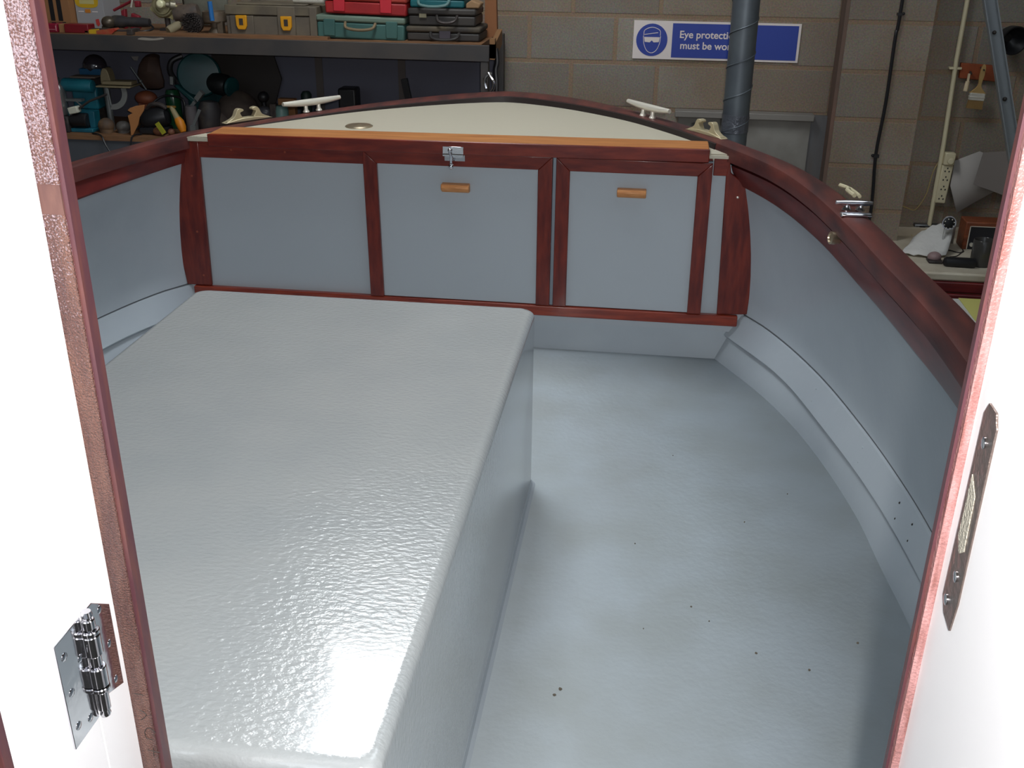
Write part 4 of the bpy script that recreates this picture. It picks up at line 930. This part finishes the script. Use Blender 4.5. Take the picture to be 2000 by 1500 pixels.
tag(obj('palm_sander', MB().ball((-2.850, 5.16, LS + .036), .040, (1.05, 1, .95)).cyl((-2.85, 5.16, LS), (-2.85, 5.16, LS + .02), .036), mat('dusty_tan', srgb(104, 80, 56), .7, col2=srgb(74, 60, 50), nscale=25)), 'dusty tan rounded tool right of the turquoise machine', 'power tool')
tag(obj('power_plug', MB().ball((-2.762, 5.17, LS + .030), .034, (1.1, 1, .9)).cyl((-2.762, 5.17, LS), (-2.762, 5.17, LS + .02), .03), mat('grey_knobbly', srgb(86, 82, 78), .6, col2=srgb(60, 56, 54), nscale=30)), 'dark grey rounded tool left of the tan leather piece', 'power tool')
tag(obj('cable_loop', MB().tube(sm([(-2.90, 5.10, LS + .006), (-2.83, 5.055, LS + .004), (-2.80, 5.035, .38), (-2.77, 5.03, .34), (-2.71, 5.03, .33), (-2.67, 5.035, .37), (-2.66, 5.06, .425), (-2.64, 5.12, LS + .006)], 6), .0045, 8), BLACK), 'black flex looping down over the lower shelf edge', 'cable')
bp_ = thing('belt_sander', 'bulky black power tool lying in front on the lower shelf', 'power tool', (-2.58, 5.17, LS))
obj('motor_body', MB().lathe([(0, 0), (.045, .006), (.058, .03), (.058, .10), (.044, .135), (0, .15)], (-2.655, 5.19, LS + .058), (1, .1, .25), 22), BLACK, bp_)
obj('foot_block', MB().box(-2.66, -2.52, 5.13, 5.25, LS, LS + .035), BLACK, bp_, bevel=.01)
obj('top_handle', MB().tube(sm([(-2.63, 5.19, .53), (-2.60, 5.18, .565), (-2.55, 5.18, .570), (-2.52, 5.19, .55)], 4), .012, 10), DARK, bp_)
tag(obj('glass_jar', MB().lathe([(.036, 0), (.040, .01), (.040, .17), (.034, .19), (.030, .20), (0, .20)], (-2.552, 5.35, LS), (0, 0, 1), 22), mat('green_glass', srgb(26, 74, 48), .2, coat=.4)), 'dark green glass jar behind the black power tool', 'jar')
ch = thing('chisel', 'yellow and white handled scraper with an orange end cap', 'hand tool', (-2.47, 5.18, LS))
mt = None
obj('wooden_strip', MB().box(-2.545, -2.470, 5.19, 5.20, .553, .562), mat('ochre', srgb(140, 104, 42), .6), ch)
obj('handle', MB().tube([(-2.496, 5.20, .555), (-2.455, 5.17, .50)], [.012, .017], 12), mat('handle_cream', srgb(150, 138, 104), .5), ch)
oc = obj('end_cap', MB().tube([(-2.456, 5.17, .503), (-2.444, 5.165, .485), (-2.432, 5.16, .460), (-2.425, 5.155, .438)], [.018, .024, .022, .014], 14), mat('cap_orange', srgb(196, 120, 20), .5), ch); oc['label'] = 'orange end cap'
tag(obj('masking_tube', MB().lathe([(.031, 0), (.032, .10), (.029, .138), (.024, .142), (0, .142)], (-2.400, 5.22, LS), (0, 0, 1), 20), mat('grey_violet', srgb(84, 80, 82), .6)), 'grey rounded plastic cup right of the orange capped scraper', 'cup')
sq = thing('glue_tube', 'crumpled yellow green and maroon tube lying on the lower shelf', 'tube', (-2.52, 5.13, LS))
obj('tube_body', MB().ball((-2.545, 5.13, LS + .022), .028, (1.2, .8, .8)), mat('maroon_dull', srgb(90, 50, 44), .6, col2=srgb(124, 84, 50), nscale=30), sq)
obj('yellow_stripe', MB().box(-2.530, -2.508, 5.095, 5.105, LS + .012, LS + .075, mtx=rot((-2.52, 5.1, LS + .04), 'Y', -32)), mat('lime_yellow', srgb(150, 150, 40), .5), sq)
obj('tube_end', MB().ball((-2.480, 5.13, LS + .020), .018), mat('maroon_dull', (1, 1, 1)), sq)
# big circular saw
cs = thing('circular_saw', 'large dark teal circular saw tipped on its side on the lower shelf', 'power tool', (-2.35, 5.3, LS))
DTEAL = mat('dark_teal', srgb(16, 70, 72), .4, col2=srgb(12, 46, 52), nscale=7)
obj('blade_guard', MB().lathe([(.0, -.03), (.100, -.028), (.112, -.018), (.112, .018), (.104, .028), (.05, .034), (0, .034)], (-2.385, 5.34, .700), (.25, -1, .2), 36), DTEAL, cs)
obj('motor_housing', MB().lathe([(0, 0), (.045, .004), (.056, .03), (.056, .10), (.045, .12), (0, .125)], (-2.335, 5.36, .665), (.95, -.35, -.12), 24), mat('saw_black', srgb(22, 26, 28), .4), cs)
obj('motor_cap', MB().lathe([(0, 0), (.046, .002), (.052, .012), (.048, .022), (0, .028)], (-2.216, 5.316, .650), (.95, -.35, -.12), 24), DTEAL, cs)
obj('side_handle', MB().tube(sm([(-2.49, 5.30, .66), (-2.515, 5.28, .72), (-2.500, 5.28, .775), (-2.45, 5.30, .80)], 5), .014, 10), BLACK, cs)
for q, (p0, p1, w_) in enumerate([((-2.360, 5.22, .595), (-2.322, 5.21, .635), .018), ((-2.400, 5.23, .555), (-2.372, 5.22, .583), .012), ((-2.505, 5.26, .66), (-2.500, 5.26, .70), .012)]):
    obj('steel_clamp', MB().tube([p0, p1], w_, 4), mat('clamp_steel', srgb(150, 156, 156), .3, .6), cs)
obj('base_shoe', MB().box(-2.50, -2.18, 5.42, 5.44, LS, .60), DTEAL, cs)
obj('front_arm', MB().prism([(-2.500, .655), (-2.478, .66), (-2.385, .585), (-2.400, .560)], 'y', 5.26, 5.29), DTEAL, cs, bevel=.006)
tag(obj('electric_motor', MB().lathe([(0, 0), (.040, .004), (.056, .03), (.058, .12), (.046, .16), (0, .17)], (-2.318, 5.24, LS), (.05, .1, 1), 24), DUSTY), 'dusty dark motor standing below the teal circular saw', 'motor')
tag(obj('cloth_bundle', MB().ball((-2.19, 5.34, LS + .085), .118, (1.0, .75, 1.05), 26).ball((-2.255, 5.30, LS + .05), .07, (1, .8, .9)).ball((-2.11, 5.33, LS + .05), .075, (1, .8, .9)), mat('brown_rag', srgb(72, 62, 54), .85, col2=srgb(54, 46, 42), nscale=12, bump=.5, bscale=22)), 'brown bundled rag right of the dusty motor', 'rag')
tag(obj('ball_headed_post', MB().ball((-2.037, 5.32, .602), .029).cyl((-2.037, 5.32, LS), (-2.037, 5.32, .59), .012), BLACK), 'round black knob standing right of the brown rag', 'knob')
tag(obj('plastic_wrap', MB().ball((-2.030, 5.30, LS + .105), .045, (1.0, .8, .75)).cyl((-2.03, 5.30, LS), (-2.03, 5.30, LS + .09), .032), mat('grey_dark_plastic', srgb(66, 66, 70), .3)), 'grey rounded fitting just below the black knob', 'fitting')
tag(obj('small_block', MB().box(-1.992, -1.958, 5.27, 5.31, LS, .575), DARK, bevel=.004), 'small dark block between the black knob and the pale teal tin', 'block')
tag(obj('small_tin', MB().lathe([(.034, 0), (.036, .01), (.036, .12), (.030, .143), (0, .148)], (-1.938, 5.30, LS), (0, 0, 1), 20), mat('pale_teal_tin', srgb(92, 124, 120), .35)), 'pale teal topped tin left of the far left cleat', 'tin')
tag(obj('tan_offcut', MB().box(-1.99, -1.90, 5.40, 5.44, LS, .582), CARD), 'short tan slat behind the pale teal tin', 'wood')
tag(obj('small_canister', MB().lathe([(.026, 0), (.028, .19), (.018, .205), (0, .207)], (-1.832, 5.40, LS), (0, 0, 1), 16), mat('dark_green_tin', srgb(26, 44, 40), .5)), 'dark green canister behind the far left cleat', 'canister')
tag(obj('black_tub', MB().box(-1.648, -1.553, 5.36, 5.46, LS, .652), BLACK, bevel=.010), 'black squarish tub right of the far left cleat', 'tub')
tag(obj('black_bar', MB().box(-.016, .016, -.012, .012, -.14, .14, mtx=Matrix.Translation((-1.283, 5.44, .562)) @ Matrix.Rotation(radians(-11), 4, 'Y')).box(-1.33, -1.22, 5.40, 5.48, LS, LS + .02), BLACK), 'short black bar leaning on the wall under the black cases', 'bar')
tag(obj('grey_rag', MB().loft([[(-2.50, 5.50, SH + .01), (-2.40, 5.50, SH + .01), (-2.25, 5.50, SH + .01)], [(-2.51, 5.48, 1.06), (-2.38, 5.45, 1.09), (-2.24, 5.48, 1.07)], [(-2.49, 5.50, 1.16), (-2.37, 5.50, 1.19), (-2.25, 5.50, 1.17)]]), mat('grey_green_rag', srgb(112, 112, 100), .9, bump=.5, bscale=25), solid=.01, subd=1), 'pale grey green rag heaped behind the cream lamp unit', 'rag')
tag(obj('steel_rod', MB().tube([(-2.74, 5.30, .735), (-2.66, 5.28, .625)], .005, 8).ball((-2.69, 5.285, .668), .010), mat('rest_steel', (1, 1, 1))), 'thin steel rod slanting beside the dark brown leathery sheet', 'rod')
tag(obj('paper_label', MB().prism([(-2.748, .785), (-2.705, .787), (-2.715, .765), (-2.735, .766)], 'y', 5.33, 5.333), mat('label_grey', srgb(120, 116, 112), .7)), 'little pale grey label above the slanting steel rod', 'label')
tag(obj('tangled_flex', MB().tube(sm([(-2.75, 5.24, LS + .008), (-2.70, 5.20, .50), (-2.66, 5.18, .46), (-2.72, 5.17, .44), (-2.60, 5.26, .58), (-2.50, 5.26, .60), (-2.44, 5.24, .57), (-2.47, 5.25, LS + .01)], 6), .006, 8), BLACK), 'black flex tangled over the bulky black power tool', 'cable')
tag(obj('steel_offcut', MB().prism([(-2.365, .475), (-2.350, .475), (-2.305, .555), (-2.320, .562)], 'y', 5.13, 5.136).box(-2.37, -2.34, 5.12, 5.15, LS, .477), mat('rest_steel', (1, 1, 1))), 'slanting strip of grey steel in front of the dusty motor', 'metal strip')
tag(obj('hammer', MB().cyl((-2.93, 5.14, SH + .014), (-2.60, 5.10, SH + .012), .010, seg=10).box(-2.615, -2.585, 5.06, 5.15, SH, SH + .028), DARK, bevel=.003), 'short handled dark hammer lying before the angle grinder', 'hammer')
tag(obj('leaning_board', MB().prism([(-2.42, LS + .005), (-2.10, LS + .005), (-2.02, .66), (-2.06, .80), (-2.40, .845)], 'y', 5.56, 5.575), mat('dark_board', srgb(48, 44, 42), .7)), 'dark angled board standing behind the teal circular saw', 'board')

for o in list(bpy.data.objects):
    if '_base' in o: del o['_base']
